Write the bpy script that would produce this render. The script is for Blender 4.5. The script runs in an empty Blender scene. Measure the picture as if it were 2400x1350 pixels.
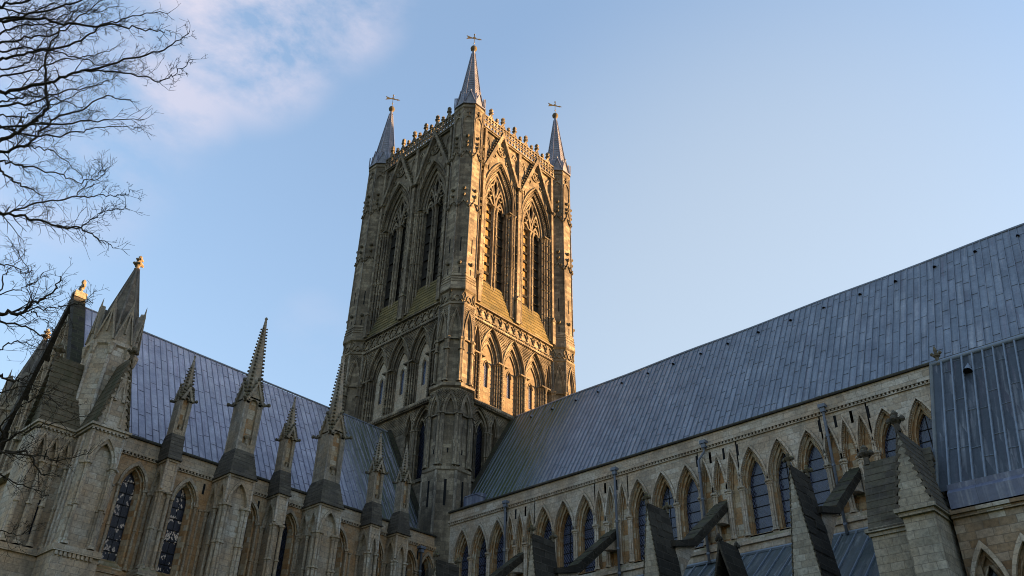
import bpy, math, random
from mathutils import Vector, Matrix, noise
R = math.radians
S = bpy.context.scene
COL = S.collection

# ------------------------------------------------------------------ camera
cam_d = bpy.data.cameras.new('camera')
cam = bpy.data.objects.new('camera', cam_d); COL.objects.link(cam)
cam_d.sensor_fit = 'HORIZONTAL'; cam_d.sensor_width = 36.0; cam_d.lens = 30.534
cam_d.clip_end = 6000; cam_d.clip_start = 0.1
cam.location = (51.7132, 56.1564, 1.65)
cam.rotation_euler = (R(123.4383), R(-1.07597), R(132.8017))
S.camera = cam

# ------------------------------------------------------------------ sky, sun, exposure
SUN_AZ = 47.0        # degrees from +Y towards -X
SUN_EL = 2.2
W = bpy.data.worlds.new('World'); S.world = W; W.use_nodes = True
nt = W.node_tree; N = nt.nodes; L = nt.links
for n in list(N): N.remove(n)
wo = N.new('ShaderNodeOutputWorld'); bg = N.new('ShaderNodeBackground')
sk = N.new('ShaderNodeTexSky'); sk.sky_type = 'NISHITA'; sk.sun_disc = False
sk.sun_elevation = R(SUN_EL); sk.sun_rotation = R(-SUN_AZ)
sk.altitude = 0; sk.air_density = 1.0; sk.dust_density = 0.5; sk.ozone_density = 1.7
bg.inputs['Strength'].default_value = 0.15
# thin clouds: bright cirrus patches over part of the sky dome
tc = N.new('ShaderNodeTexCoord')
def wn(kind, **kw):
    n = N.new(kind)
    for k, v in kw.items(): setattr(n, k, v)
    return n
def wmath(op, a, b=None, c=None, clamp=False):
    n = wn('ShaderNodeMath', operation=op, use_clamp=clamp)
    for i, x in enumerate((a, b, c)):
        if x is None: continue
        if isinstance(x, (int, float)): n.inputs[i].default_value = x
        else: L.new(x, n.inputs[i])
    return n.outputs[0]
def dirmask(d, r0, r1):
    dp = wn('ShaderNodeVectorMath', operation='DOT_PRODUCT')
    L.new(tc.outputs['Generated'], dp.inputs[0]); dp.inputs[1].default_value = Vector(d).normalized()
    mr = wn('ShaderNodeMapRange', interpolation_type='SMOOTHSTEP')
    mr.inputs[1].default_value = math.cos(R(r1)); mr.inputs[2].default_value = math.cos(R(r0))
    L.new(dp.outputs['Value'], mr.inputs[0]); return mr.outputs[0]
mp = wn('ShaderNodeMapping'); mp.inputs['Scale'].default_value = (5.0, 5.0, 9.0); mp.inputs['Rotation'].default_value = (0.3, 0.5, 0.4)
L.new(tc.outputs['Generated'], mp.inputs[0])
nz = wn('ShaderNodeTexNoise'); nz.inputs['Scale'].default_value = 1.6; nz.inputs['Detail'].default_value = 9; nz.inputs['Roughness'].default_value = 0.62
nz.inputs['Distortion'].default_value = 0.15
L.new(mp.outputs[0], nz.inputs['Vector'])
CLOUDS = [((-0.245,-0.633,0.735),1,7.5,1), ((-0.297,-0.562,0.772),0.5,6,0.75), ((-0.222,-0.699,0.680),0.5,5.5,0.7), ((-0.125,-0.778,0.616),2,11,0.35), ((-0.455,-0.741,0.494),0.2,3,0.12)]
VEIL_DIR = (-0.832, -0.341, 0.438)

acc = None
for d, r0, r1, s in CLOUDS:
    m = wmath('MULTIPLY', dirmask(d, r0, r1), s)
    acc = m if acc is None else wmath('MAXIMUM', acc, m)
cl = wmath('MULTIPLY', acc, wmath('MULTIPLY_ADD', nz.outputs[0], 4.2, -1.62, clamp=True), clamp=True)
mx = wn('ShaderNodeMix', data_type='RGBA', blend_type='MIX')
gm = wn('ShaderNodeGamma'); gm.inputs[1].default_value = 0.7; L.new(sk.outputs[0], gm.inputs[0])
ti = wn('ShaderNodeMix', data_type='RGBA', blend_type='MULTIPLY'); ti.inputs[0].default_value = 1.0
L.new(gm.outputs[0], ti.inputs[6]); ti.inputs[7].default_value = (0.827, 0.868, 1.008, 1)      # white balance
veil = wn('ShaderNodeMix', data_type='RGBA', blend_type='MIX')                              # thin bright haze low in the west
L.new(wmath('MULTIPLY', dirmask(VEIL_DIR, 0, 30), 0.35), veil.inputs[0]); L.new(ti.outputs[2], veil.inputs[6]); veil.inputs[7].default_value = (0.80, 0.81, 0.75, 1)
L.new(cl, mx.inputs[0]); L.new(veil.outputs[2], mx.inputs[6])
mx.inputs[7].default_value = (0.77, 0.73, 0.85, 1)
CLOUD_COL = mx
L.new(mx.outputs[2], bg.inputs['Color']); L.new(bg.outputs[0], wo.inputs['Surface'])

sun_d = bpy.data.lights.new('sun', 'SUN'); sun_d.energy = 3.5; sun_d.angle = R(0.5); sun_d.color = (1.0, 0.585, 0.255)
sun = bpy.data.objects.new('sun', sun_d); COL.objects.link(sun); sun.location = (-60, 60, 90)
sd = Vector((-math.sin(R(SUN_AZ)) * math.cos(R(SUN_EL)), math.cos(R(SUN_AZ)) * math.cos(R(SUN_EL)), math.sin(R(SUN_EL))))
sun.rotation_euler = sd.to_track_quat('Z', 'Y').to_euler()
vs = S.view_settings
S.display_settings.display_device = 'sRGB'
vs.view_transform = 'Standard'; vs.look = 'None'; vs.gamma = 1.0; vs.exposure = 2.8
S.cycles.max_bounces = 6; S.cycles.filter_width = 1.0

# ------------------------------------------------------------------ mesh helpers
class MB:
    """collects faces in a wall frame: (u along, d outward, z up); fn maps that to object space"""
    def __init__(s, fn=None): s.v = []; s.f = []; s.s = []; s.m = []; s.cur = 0; s.fn = fn or (lambda u, d, z: (u, d, z))
    def p(s, a):
        s.v.append(s.fn(*a)); return len(s.v) - 1
    def poly(s, pts, sm=False):
        s.f.append([s.p(a) for a in pts]); s.s.append(sm); s.m.append(s.cur)
    def idx(s, ids, sm=False): s.f.append(ids); s.s.append(sm); s.m.append(s.cur)
    def box(s, u0, u1, d0, d1, z0, z1):
        i = [s.p(a) for a in ((u0,d0,z0),(u1,d0,z0),(u1,d1,z0),(u0,d1,z0),(u0,d0,z1),(u1,d0,z1),(u1,d1,z1),(u0,d1,z1))]
        for q in ((0,1,2,3),(4,5,6,7),(0,1,5,4),(1,2,6,5),(2,3,7,6),(3,0,4,7)): s.idx([i[k] for k in q])
    def prism(s, pl, d0, d1):
        """polygon in (u, z) pushed from d0 to d1"""
        n = len(pl); a = [s.p((u, d0, z)) for u, z in pl]; b = [s.p((u, d1, z)) for u, z in pl]
        s.idx(a); s.idx(b)
        for k in range(n): s.idx([a[k], a[(k+1) % n], b[(k+1) % n], b[k]])
    def dprism(s, pl, u0, u1):
        """polygon in (d, z) pushed from u0 to u1"""
        n = len(pl); a = [s.p((u0, d, z)) for d, z in pl]; b = [s.p((u1, d, z)) for d, z in pl]
        s.idx(a); s.idx(b)
        for k in range(n): s.idx([a[k], a[(k+1) % n], b[(k+1) % n], b[k]])
    def loft(s, rings, cap=True, sm=False):
        ids = [[s.p(q) for q in r] for r in rings]; n = len(rings[0])
        for a, b in zip(ids, ids[1:]):
            for k in range(n): s.idx([a[k], a[(k+1) % n], b[(k+1) % n], b[k]], sm)
        if cap: s.idx(ids[0]); s.idx(ids[-1])
    def tube(s, pts, r, n=5, sm=True, r1=None):
        P = [Vector(q) for q in pts]; rings = []; ref = Vector((0.31, 0.9, 0.2))
        for i, q in enumerate(P):
            t = (P[min(i+1, len(P)-1)] - P[max(i-1, 0)])
            if t.length < 1e-6: t = Vector((0,0,1))
            t.normalize(); a = t.cross(ref)
            if a.length < 1e-3: a = t.cross(Vector((1,0,0)))
            a.normalize(); b = t.cross(a)
            rr = r if r1 is None else r + (r1 - r) * i / (len(P) - 1)
            rings.append([tuple(q + (a * math.cos(2*math.pi*k/n) + b * math.sin(2*math.pi*k/n)) * rr) for k in range(n)])
        s.loft(rings, True, sm)
    def lathe(s, u, d, prof, n=8, ph=0.0, sm=False):
        s.loft([[(u + r*math.cos(2*math.pi*(k+ph)/n), d + r*math.sin(2*math.pi*(k+ph)/n), z) for k in range(n)] for r, z in prof], True, sm)
    def lump(s, u, d, z, r, h=None):
        h = h or r
        s.lathe(u, d, [(r*.35, z-h), (r, z-h*.35), (r*.9, z+h*.4), (r*.3, z+h)], 6)
    # pointed arches -------------------------------------------------
    def aplate(s, u0, u1, z0, z1, A, d):
        zs = A[0][1]; a0, a1 = A[0][0], A[-1][0]
        q = lambda x0, x1, y0, y1: s.poly([(x0,d,y0),(x1,d,y0),(x1,d,y1),(x0,d,y1)])
        if a0 - u0 > 1e-4: q(u0, a0, z0, zs); q(u0, a0, zs, z1)
        if u1 - a1 > 1e-4: q(a1, u1, z0, zs); q(a1, u1, zs, z1)
        for p, r in zip(A, A[1:]): s.poly([(p[0],d,p[1]),(r[0],d,r[1]),(r[0],d,z1),(p[0],d,z1)])
    def ring(s, A, B, d, zb):
        for i in range(len(A)-1): s.poly([(A[i][0],d,A[i][1]),(A[i+1][0],d,A[i+1][1]),(B[i+1][0],d,B[i+1][1]),(B[i][0],d,B[i][1])])
        for k in (0, -1):
            if zb is not None: s.poly([(A[k][0],d,zb),(B[k][0],d,zb),(B[k][0],d,B[k][1]),(A[k][0],d,A[k][1])])
    def soffit(s, A, d0, d1, zb=None):
        Q = ([(A[0][0], zb)] if zb is not None else []) + list(A) + ([(A[-1][0], zb)] if zb is not None else [])
        for p, r in zip(Q, Q[1:]): s.poly([(p[0],d0,p[1]),(r[0],d0,r[1]),(r[0],d1,r[1]),(p[0],d1,p[1])])
    def fill(s, A, d, zb): s.poly([(A[0][0],d,zb)] + [(p[0],d,p[1]) for p in A] + [(A[-1][0],d,zb)])
    def roll(s, A, d, r, n=4): s.tube([(p[0], d, p[1]) for p in A], r, n)
    def band(s, A, B, d0, d1):
        """a moulded band between arch A (outer) and B (inner) from depth d0 (back) to d1 (front)"""
        s.ring(A, B, d1, None); s.soffit(A, d0, d1); s.soffit(B, d0, d1)
    def recess(s, cx, zs, zb, orders, rolls=0.0, deep=None):
        """stepped orders (w, h, d); returns the innermost arch line"""
        prev = None
        for w, h, d in orders:
            A = arch(cx, w, zs, h)
            if prev is not None:
                s.soffit(prev[0], prev[1], d, zb); s.ring(prev[0], A, d, zb)
                if rolls: s.roll(prev[0], prev[1] - rolls*.4, rolls, 4)
            prev = (A, d)
        if deep is not None: s.soffit(prev[0], prev[1], deep, zb)
        if rolls: s.roll(prev[0], prev[1] - rolls*.4, rolls, 4)
        return prev[0]
    def shaft(s, u, d, z0, z1, r, rings=(), cap=0.34, n=7):
        pr = [(r*1.9, z0), (r*1.7, z0+.12), (r*1.05, z0+.2), (r, z0+.24)]
        for zr in rings: pr += [(r, zr-.07), (r*1.5, zr-.04), (r*1.5, zr+.05), (r, zr+.08)]
        pr += [(r, z1-cap), (r*1.15, z1-cap+.03), (r*1.35, z1-cap*.45), (r*2.0, z1-.1), (r*2.1, z1-.1), (r*2.1, z1)]
        s.lathe(u, d, pr, n, 0.5, False)
    def lattice(s, inside, u0, u1, z0, z1, pitch, d, w=0.05, t=0.07):
        step = pitch * .5
        for sg in (1, -1):
            c = u0 - (z1 - z0)
            while c < u1 + (z1 - z0):
                z = z0
                while z < z1 - step * .5:
                    ua, ub = c + sg*(z - z0), c + sg*(z + step - z0); um = (ua+ub)/2
                    if u0 < um < u1 and inside(um, z + step/2):
                        for o0, o1, e0, e1 in ((-w, w, d, d), (-w, -w, d-t, d), (w, w, d-t, d)):
                            s.poly([(ua+o0, e0, z), (ua+o1, e1, z), (ub+o1, e1, z+step), (ub+o0, e0, z+step)] if e0 == e1 else
                                   [(ua+o0, d-t, z), (ua+o0, d, z), (ub+o0, d, z+step), (ub+o0, d-t, z+step)])
                    z += step
                c += pitch
    def rot_from(s, other, fn=lambda *q: q, mi=None):
        """append other's faces with fn applied; mi sets their material slot"""
        o = len(s.v); s.v += [fn(*q) for q in other.v]
        s.f += [[i + o for i in f] for f in other.f]; s.s += other.s; s.m += other.m if mi is None else [mi]*len(other.f)
        return s
    def mesh(s, name, mat):
        me = bpy.data.meshes.new(name); me.from_pydata(s.v, [], s.f)
        me.polygons.foreach_set('use_smooth', s.s)
        for q in (mat if isinstance(mat, (list, tuple)) else (mat,)): me.materials.append(q)
        me.polygons.foreach_set('material_index', s.m); me.update(); return me
    def make(s, name, mat, parent=None, loc=None, rz=0.0):
        o = bpy.data.objects.new(name, s.mesh(name, mat)); COL.objects.link(o)
        if loc: o.location = loc
        o.rotation_euler.z = rz
        if parent: o.parent = parent
        return o
def arch(cx, w, zs, h, n=6):
    Rr = (w*w + h*h) / (2*w); c = w - Rr   # arcs spring vertically
    e = math.acos(max(-1, min(1, (w - Rr) / Rr)))
    l = [(-w + Rr + Rr*math.cos(math.pi + (e - math.pi)*i/n), zs + Rr*math.sin(math.pi + (e - math.pi)*i/n)) for i in range(n+1)]
    l[-1] = (0.0, zs + h)
    return [(cx + x, z) for x, z in l] + [(cx - x, z) for x, z in reversed(l[:-1])]
def arch_has(cx, w, zs, h, u, z, pad=0.0):
    w += pad; h += pad*1.6; x = abs(u - cx)
    if x > w: return False
    if z < zs: return True
    Rr = (w*w + h*h) / (2*w)
    return (x - w + Rr)**2 + (z - zs)**2 < Rr*Rr if x - w + Rr > 0 else z < zs + h
def swap(u, d, z): return (d, u, z)          # wall facing +X: u runs along Y
def empty(name, loc, label, cat, group=None):
    o = bpy.data.objects.new(name, None); COL.objects.link(o); o.location = loc
    o['label'] = label; o['category'] = cat
    if group: o['group'] = group
    return o
def under(o, parent):
    """parent without moving: all part meshes are written in place"""
    o.parent = parent; o.matrix_parent_inverse = Matrix.Translation(parent.location).inverted(); return o
def dup(o, parent, loc=None, rz=None):
    c = o.copy(); COL.objects.link(c); c.parent = parent
    if loc is not None: c.location = loc
    if rz is not None: c.rotation_euler.z = rz
    for ch in o.children: dup(ch, c)
    return c
# ------------------------------------------------------------------ materials
class MT:
    def __init__(s, name, rough=0.9, spec=0.25):
        s.m = bpy.data.materials.new(name); s.m.use_nodes = True; s.t = s.m.node_tree
        s.b = s.t.nodes['Principled BSDF']; s.b.inputs['Roughness'].default_value = rough
        s.b.inputs['Specular IOR Level'].default_value = spec
        g = s.n('ShaderNodeNewGeometry'); s.P = g.outputs['Position']; s.TN = g.outputs['True Normal']
    def n(s, k, **kw):
        x = s.t.nodes.new(k)
        for a, b in kw.items(): setattr(x, a, b)
        return x
    def put(s, sock, x):
        if isinstance(x, bpy.types.NodeSocket): s.t.links.new(x, sock)
        else: sock.default_value = x
    def math(s, op, a, b=0.0, c=0.0, clamp=False):
        x = s.n('ShaderNodeMath', operation=op, use_clamp=clamp)
        s.put(x.inputs[0], a); s.put(x.inputs[1], b); s.put(x.inputs[2], c); return x.outputs[0]
    def vm(s, op, a, b=(0,0,0)):
        x = s.n('ShaderNodeVectorMath', operation=op); s.put(x.inputs[0], a); s.put(x.inputs[1], b)
        return x.outputs['Value'] if op == 'DOT_PRODUCT' else x.outputs[0]
    def uv(s, swapped=False):
        T = s.vm('NORMALIZE', s.vm('ADD', s.vm('CROSS_PRODUCT', (0,0,1), s.TN), (0.0007, 0.0003, 0)))
        u = s.vm('DOT_PRODUCT', s.P, T); v = s.vm('DOT_PRODUCT', s.P, s.vm('CROSS_PRODUCT', s.TN, T))
        c = s.n('ShaderNodeCombineXYZ'); s.put(c.inputs[1 if swapped else 0], u); s.put(c.inputs[0 if swapped else 1], v)
        s.u, s.w = u, v
        return c.outputs[0]
    def noise(s, vec, scale, detail=4, rough=0.55, sc=(1,1,1), dist=0.0):
        mpn = s.n('ShaderNodeMapping'); s.put(mpn.inputs[0], vec); mpn.inputs['Scale'].default_value = sc
        x = s.n('ShaderNodeTexNoise'); s.put(x.inputs['Vector'], mpn.outputs[0])
        x.inputs['Scale'].default_value = scale; x.inputs['Detail'].default_value = detail
        x.inputs['Roughness'].default_value = rough; x.inputs['Distortion'].default_value = dist
        return x.outputs[0]
    def brick(s, vec, w, h, mortar=0.012, smooth=0.15, offset=0.5):
        x = s.n('ShaderNodeTexBrick'); x.offset = offset; s.put(x.inputs['Vector'], vec)
        x.inputs['Color1'].default_value = (0,0,0,1); x.inputs['Color2'].default_value = (1,1,1,1); x.inputs['Mortar'].default_value = (.5,.5,.5,1)
        x.inputs['Scale'].default_value = 1; x.inputs['Mortar Size'].default_value = mortar; x.inputs['Mortar Smooth'].default_value = smooth
        x.inputs['Brick Width'].default_value = w; x.inputs['Row Height'].default_value = h
        return x.outputs['Color'], x.outputs['Fac']
    def ramp(s, fac, stops):
        x = s.n('ShaderNodeValToRGB'); s.put(x.inputs[0], fac); e = x.color_ramp.elements
        while len(e) < len(stops): e.new(0.5)
        for k, (p, c) in zip(e, stops): k.position = p; k.color = (*c, 1)
        return x.outputs[0]
    def mix(s, f, a, b, mode='MIX'):
        x = s.n('ShaderNodeMix', data_type='RGBA', blend_type=mode); s.put(x.inputs[0], f)
        s.put(x.inputs[6], a if isinstance(a, bpy.types.NodeSocket) else (*a, 1)); s.put(x.inputs[7], b if isinstance(b, bpy.types.NodeSocket) else (*b, 1))
        return x.outputs[2]
    def step(s, x, a, b): 
        m = s.n('ShaderNodeMapRange', interpolation_type='SMOOTHSTEP'); s.put(m.inputs[0], x); m.inputs[1].default_value = a; m.inputs[2].default_value = b
        return m.outputs[0]
    def sep(s, v):
        x = s.n('ShaderNodeSeparateXYZ'); s.put(x.inputs[0], v); return x.outputs
    def finish(s, col, height=None, dist=0.02, strength=0.6):
        s.put(s.b.inputs['Base Color'], col)
        if height is not None:
            bp = s.n('ShaderNodeBump'); bp.inputs['Strength'].default_value = strength; bp.inputs['Distance'].default_value = dist
            s.put(bp.inputs['Height'], height); s.put(s.b.inputs['Normal'], bp.outputs[0])
        return s.m

def stone(name, stops, soot=(0.05,0.045,0.04), soot_amt=0.5, block=(0.72,0.33), moss=0.5, patch=0.5, streak=0.35, mort=0.35, lichen=(0.10,0.10,0.02), warm=0.0, warmc=(0.34,0.19,0.075)):
    s = MT(name); uv = s.uv()
    wob = s.noise(s.P, 1.3, 2)
    c = s.n('ShaderNodeCombineXYZ'); s.put(c.inputs[0], s.math('MULTIPLY', wob, .12)); s.put(c.inputs[1], s.math('MULTIPLY', wob, .05))
    bc, bf = s.brick(s.vm('ADD', uv, c.outputs[0]), block[0], block[1])
    big = s.noise(s.P, 0.23, 5, 0.6)
    val = s.math('ADD', s.math('MULTIPLY', bc, 1 - patch), s.math('MULTIPLY', s.math('MULTIPLY_ADD', big, 2.2, -0.6, True), patch))
    col = s.ramp(val, stops)
    if warm:
        wz = s.math('ADD', s.noise(s.P, 0.42, 4, 0.6), s.math('MULTIPLY', bc, 0.22))
        col = s.mix(s.math('MULTIPLY', s.step(wz, 0.55, 0.74), warm), col, warmc)
    fine = s.noise(s.P, 7.0, 6, 0.72)
    col = s.mix(1.0, col, s.ramp(fine, [(0.25, (0.5,0.5,0.5)), (0.72, (1.3,1.28,1.24))]), 'MULTIPLY')
    col = s.mix(s.math('MULTIPLY', bf, mort), col, (0.12, 0.10, 0.08))
    dirt = s.noise(s.P, 0.55, 6, 0.66, (1,1,.5))
    col = s.mix(s.math('MULTIPLY', s.step(dirt, 0.46, 0.72), soot_amt), col, soot)
    st = s.noise(s.P, 1.7, 4, 0.6, (1,1,.07))
    col = s.mix(s.math('MULTIPLY', s.step(st, 0.5, 0.75), streak), col, soot)
    up = s.step(s.sep(s.TN)[2], 0.15, 0.6)
    mo = s.noise(s.P, 1.9, 5, 0.65)
    col = s.mix(s.math('MULTIPLY', s.math('MULTIPLY', up, s.step(mo, 0.36, 0.6)), moss), col, lichen)
    h = s.math('ADD', s.math('MULTIPLY', bf, -0.7), s.math('MULTIPLY', fine, 0.5))
    return s.finish(col, h, 0.02, 0.7)

TOWER = stone('tower_limestone', [(0.0,(0.085,0.07,0.051)),(0.4,(0.158,0.13,0.094)),(0.7,(0.25,0.208,0.15)),(1.0,(0.37,0.315,0.23))], soot=(0.036,0.031,0.026), soot_amt=0.72, mort=0.5, patch=0.45, streak=0.5)
INFILL = stone('tower_pale_limestone', [(0.0,(0.29,0.235,0.17)),(0.5,(0.41,0.365,0.295)),(1.0,(0.53,0.50,0.445))], mort=0.5, warm=0.5, warmc=(0.24,0.15,0.075), soot_amt=0.4, patch=0.45, streak=0.25)
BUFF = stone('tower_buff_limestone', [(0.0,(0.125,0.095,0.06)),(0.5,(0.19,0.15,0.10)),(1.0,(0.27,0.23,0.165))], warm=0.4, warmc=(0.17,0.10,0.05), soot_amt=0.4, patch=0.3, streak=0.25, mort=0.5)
NAVE = stone('nave_limestone', [(0.0,(0.31,0.24,0.175)),(0.35,(0.40,0.34,0.27)),(0.7,(0.49,0.44,0.375)),(1.0,(0.58,0.54,0.485))], soot=(0.12,0.105,0.09), soot_amt=0.5, mort=0.5, patch=0.3, streak=0.2, warm=0.4)
OCHRE = stone('ochre_limestone', [(0.0,(0.26,0.13,0.05)),(0.35,(0.36,0.215,0.105)),(0.6,(0.40,0.31,0.20)),(0.8,(0.47,0.41,0.32)),(1.0,(0.56,0.53,0.47))], soot=(0.12,0.09,0.06), soot_amt=0.25, patch=0.35, streak=0.2)
TRANS = stone('transept_limestone', [(0.0,(0.27,0.20,0.135)),(0.35,(0.36,0.295,0.22)),(0.7,(0.43,0.39,0.325)),(1.0,(0.53,0.505,0.445))], soot=(0.10,0.085,0.07), soot_amt=0.6, patch=0.35, streak=0.5, warm=0.55, warmc=(0.40,0.25,0.125), mort=0.6)
TWALL = stone('transept_ochre_wall', [(0.0,(0.27,0.155,0.075)),(0.35,(0.35,0.235,0.135)),(0.7,(0.41,0.325,0.225)),(1.0,(0.48,0.43,0.35))], soot=(0.12,0.09,0.065), soot_amt=0.4, patch=0.35, streak=0.3, warm=0.7, warmc=(0.38,0.19,0.07))
GREYST = stone('grey_patched_limestone', [(0.0,(0.19,0.16,0.12)),(0.4,(0.28,0.25,0.20)),(0.75,(0.35,0.33,0.285)),(1.0,(0.43,0.42,0.385))], soot=(0.075,0.07,0.06), soot_amt=0.55, patch=0.4, streak=0.25, block=(0.5,0.29), warm=0.3, warmc=(0.30,0.20,0.10), mort=0.55)
PINN = stone('weathered_limestone', [(0.0,(0.18,0.145,0.105)),(0.5,(0.29,0.25,0.195)),(1.0,(0.40,0.36,0.30))], soot_amt=0.6, patch=0.4, streak=0.35, block=(0.6,0.3), warm=0.5, warmc=(0.3,0.2,0.1))
CROCKET = stone('crocket_stone', [(0.0,(0.07,0.06,0.04)),(0.6,(0.12,0.10,0.07)),(1.0,(0.18,0.15,0.10))], soot_amt=0.5, moss=0.7, block=(0.5,0.5))
DARKST = stone('dark_coping_stone', [(0.0,(0.014,0.012,0.009)),(0.5,(0.034,0.029,0.022)),(1.0,(0.085,0.074,0.058))], soot=(0.02,0.018,0.015), soot_amt=0.5, moss=0.35, patch=0.65, mort=0.6, block=(0.9,0.42), lichen=(0.07,0.075,0.025))
PATCHY = stone('patched_limestone', [(0.0,(0.13,0.075,0.038)),(0.4,(0.22,0.15,0.09)),(0.62,(0.30,0.25,0.19)),(0.8,(0.40,0.37,0.315)),(1.0,(0.50,0.475,0.425))], soot=(0.085,0.065,0.048), soot_amt=0.5, patch=0.25, mort=0.6, streak=0.15, block=(0.56,0.29), warm=0.6, warmc=(0.26,0.145,0.065))
MOSSY = stone('mossy_weathering_stone', [(0.0,(0.06,0.052,0.027)),(0.4,(0.12,0.097,0.042)),(0.75,(0.175,0.138,0.06)),(1.0,(0.28,0.24,0.155))], soot=(0.04,0.042,0.022), soot_amt=0.7, moss=0.65, patch=0.45, streak=0.65, block=(0.7,0.37), lichen=(0.15,0.10,0.012), mort=0.7)
SLOPEST = stone('mossy_slab_stone', [(0.0,(0.065,0.05,0.032)),(0.5,(0.10,0.078,0.05)),(1.0,(0.155,0.125,0.084))], soot=(0.03,0.034,0.014), soot_amt=0.75, moss=0.45, patch=0.6, block=(1.3,0.45), lichen=(0.055,0.06,0.018), mort=0.6)

def lead(name, tones, w=0.42, ln=2.3, lapd=0.55, moss=None, rough=0.5, spec=0.45, streakc=(0.16,0.11,0.15), streak=0.4):
    s = MT(name, rough, spec); uv = s.uv(True)
    bc, bf = s.brick(uv, ln, w, 0.012, 0.2, 0.37)
    big = s.noise(s.P, 0.16, 4); lapm = bf
    val = s.math('ADD', s.math('MULTIPLY', bc, 0.62), s.math('MULTIPLY', big, 0.42))
    col = s.ramp(val, tones)
    c = s.n('ShaderNodeCombineXYZ'); s.put(c.inputs[0], s.math('MULTIPLY', s.u, 5.0)); s.put(c.inputs[1], s.math('MULTIPLY', s.w, 0.22))
    st = s.noise(c.outputs[0], 1.0, 4, 0.6)
    col = s.mix(s.math('MULTIPLY', s.step(st, 0.5, 0.78), streak), col, streakc)
    c2 = s.noise(c.outputs[0], 0.63, 3, 0.6)
    col = s.mix(s.math('MULTIPLY', s.step(c2, 0.5, 0.72), 0.5), col, (0.36, 0.37, 0.40))
    blot = s.noise(s.P, 0.7, 5, 0.7)
    col = s.mix(1.0, col, s.ramp(blot, [(0.3,(0.72,0.72,0.74)),(0.7,(1.22,1.21,1.2))]), 'MULTIPLY')
    col = s.mix(s.math('MULTIPLY', lapm, lapd), col, (0.03,0.035,0.05))
    fine = s.noise(s.P, 6.0, 5, 0.7)
    col = s.mix(1.0, col, s.ramp(fine, [(0.25,(0.75,0.75,0.76)),(0.75,(1.15,1.15,1.14))]), 'MULTIPLY')
    if moss:
        axis, a, b, amt = moss
        q = s.sep(s.P)[axis]; m = s.math('SUBTRACT', 1.0, s.step(q, a, b))
        m = s.math('MULTIPLY', m, s.step(st, 0.3, 0.52)); col = s.mix(s.math('MULTIPLY', m, amt), col, (0.045, 0.06, 0.012))
    h = s.math('ADD', s.math('MULTIPLY', blot, 1.6), s.math('MULTIPLY', fine, 0.2))
    s.put(s.b.inputs['Roughness'], s.math('MULTIPLY_ADD', st, 0.3, rough - 0.15))
    return s.finish(col, h, 0.05, 0.5)
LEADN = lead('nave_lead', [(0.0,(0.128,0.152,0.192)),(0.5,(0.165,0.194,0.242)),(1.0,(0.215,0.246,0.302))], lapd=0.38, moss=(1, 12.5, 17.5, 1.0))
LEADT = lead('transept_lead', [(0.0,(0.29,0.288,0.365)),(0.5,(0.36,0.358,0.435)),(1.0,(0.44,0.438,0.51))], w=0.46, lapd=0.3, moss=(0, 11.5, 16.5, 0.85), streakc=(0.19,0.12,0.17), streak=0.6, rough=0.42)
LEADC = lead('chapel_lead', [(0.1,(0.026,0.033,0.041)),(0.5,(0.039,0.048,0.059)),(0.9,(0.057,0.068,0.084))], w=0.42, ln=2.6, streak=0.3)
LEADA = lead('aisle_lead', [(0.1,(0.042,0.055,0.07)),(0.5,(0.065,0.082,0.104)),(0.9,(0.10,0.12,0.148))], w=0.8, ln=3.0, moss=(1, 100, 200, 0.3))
SPIRE = lead('spire_lead', [(0.1,(0.13,0.13,0.16)),(0.9,(0.24,0.24,0.27))], w=0.3, ln=0.5, streak=0.3, rough=0.45)
def plain(name, col, rough=0.6, spec=0.3, metal=0.0, var=0.25, scale=3.0):
    s = MT(name, rough, spec); s.b.inputs['Metallic'].default_value = metal
    f = s.noise(s.P, scale, 5, 0.65)
    c = s.mix(1.0, col, s.ramp(f, [(0.2,(1-var,)*3),(0.8,(1+var,)*3)]), 'MULTIPLY')
    return s.finish(c, f, 0.01, 0.3)
SEAM = plain('lead_roll', (0.15,0.175,0.225), 0.45, 0.5)
SEAMD = plain('dark_lead_roll', (0.15,0.18,0.225), 0.45, 0.5)
LEADDK = plain('dark_lead', (0.07,0.075,0.10), 0.5, 0.4)
FLASH = lead('lead_apron', [(0.1,(0.07,0.08,0.125)),(0.9,(0.12,0.135,0.20))], w=1.6, ln=3, streakc=(0.25,0.26,0.30), streak=0.5)
PIPE = plain('painted_iron_pipe', (0.11,0.125,0.16), 0.5, 0.4)
GOLD = plain('gilded_metal', (0.16,0.12,0.05), 0.45, 0.4, 0.4)
BARK = plain('bark', (0.035,0.028,0.02), 0.9, 0.1, 0, 0.4, 8.0)
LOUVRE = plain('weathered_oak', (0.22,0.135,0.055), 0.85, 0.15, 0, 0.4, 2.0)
SOOTY = stone('sooty_limestone', [(0.0,(0.085,0.07,0.052)),(0.5,(0.145,0.12,0.092)),(1.0,(0.23,0.20,0.155))], soot_amt=0.6, patch=0.45, streak=0.5, block=(0.7,0.3))
SOOTD = stone('dark_weathering_stone', [(0.0,(0.04,0.034,0.027)),(0.5,(0.082,0.07,0.056)),(1.0,(0.15,0.13,0.10))], soot_amt=0.55, moss=0.25, patch=0.5, streak=0.4, block=(0.55,0.28), mort=0.6)
DIM = plain('shaded_louvre_board', (0.022,0.02,0.017), 0.9, 0.1, 0, 0.4, 2.0)  # board colour darkened to stand for shade inside the belfry openings
BLACK = plain('dark_interior', (0.012,0.012,0.013), 0.9, 0.1)
LAWN = plain('grass', (0.05,0.075,0.025), 0.95, 0.1, 0, 0.5, 1.5)
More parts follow.
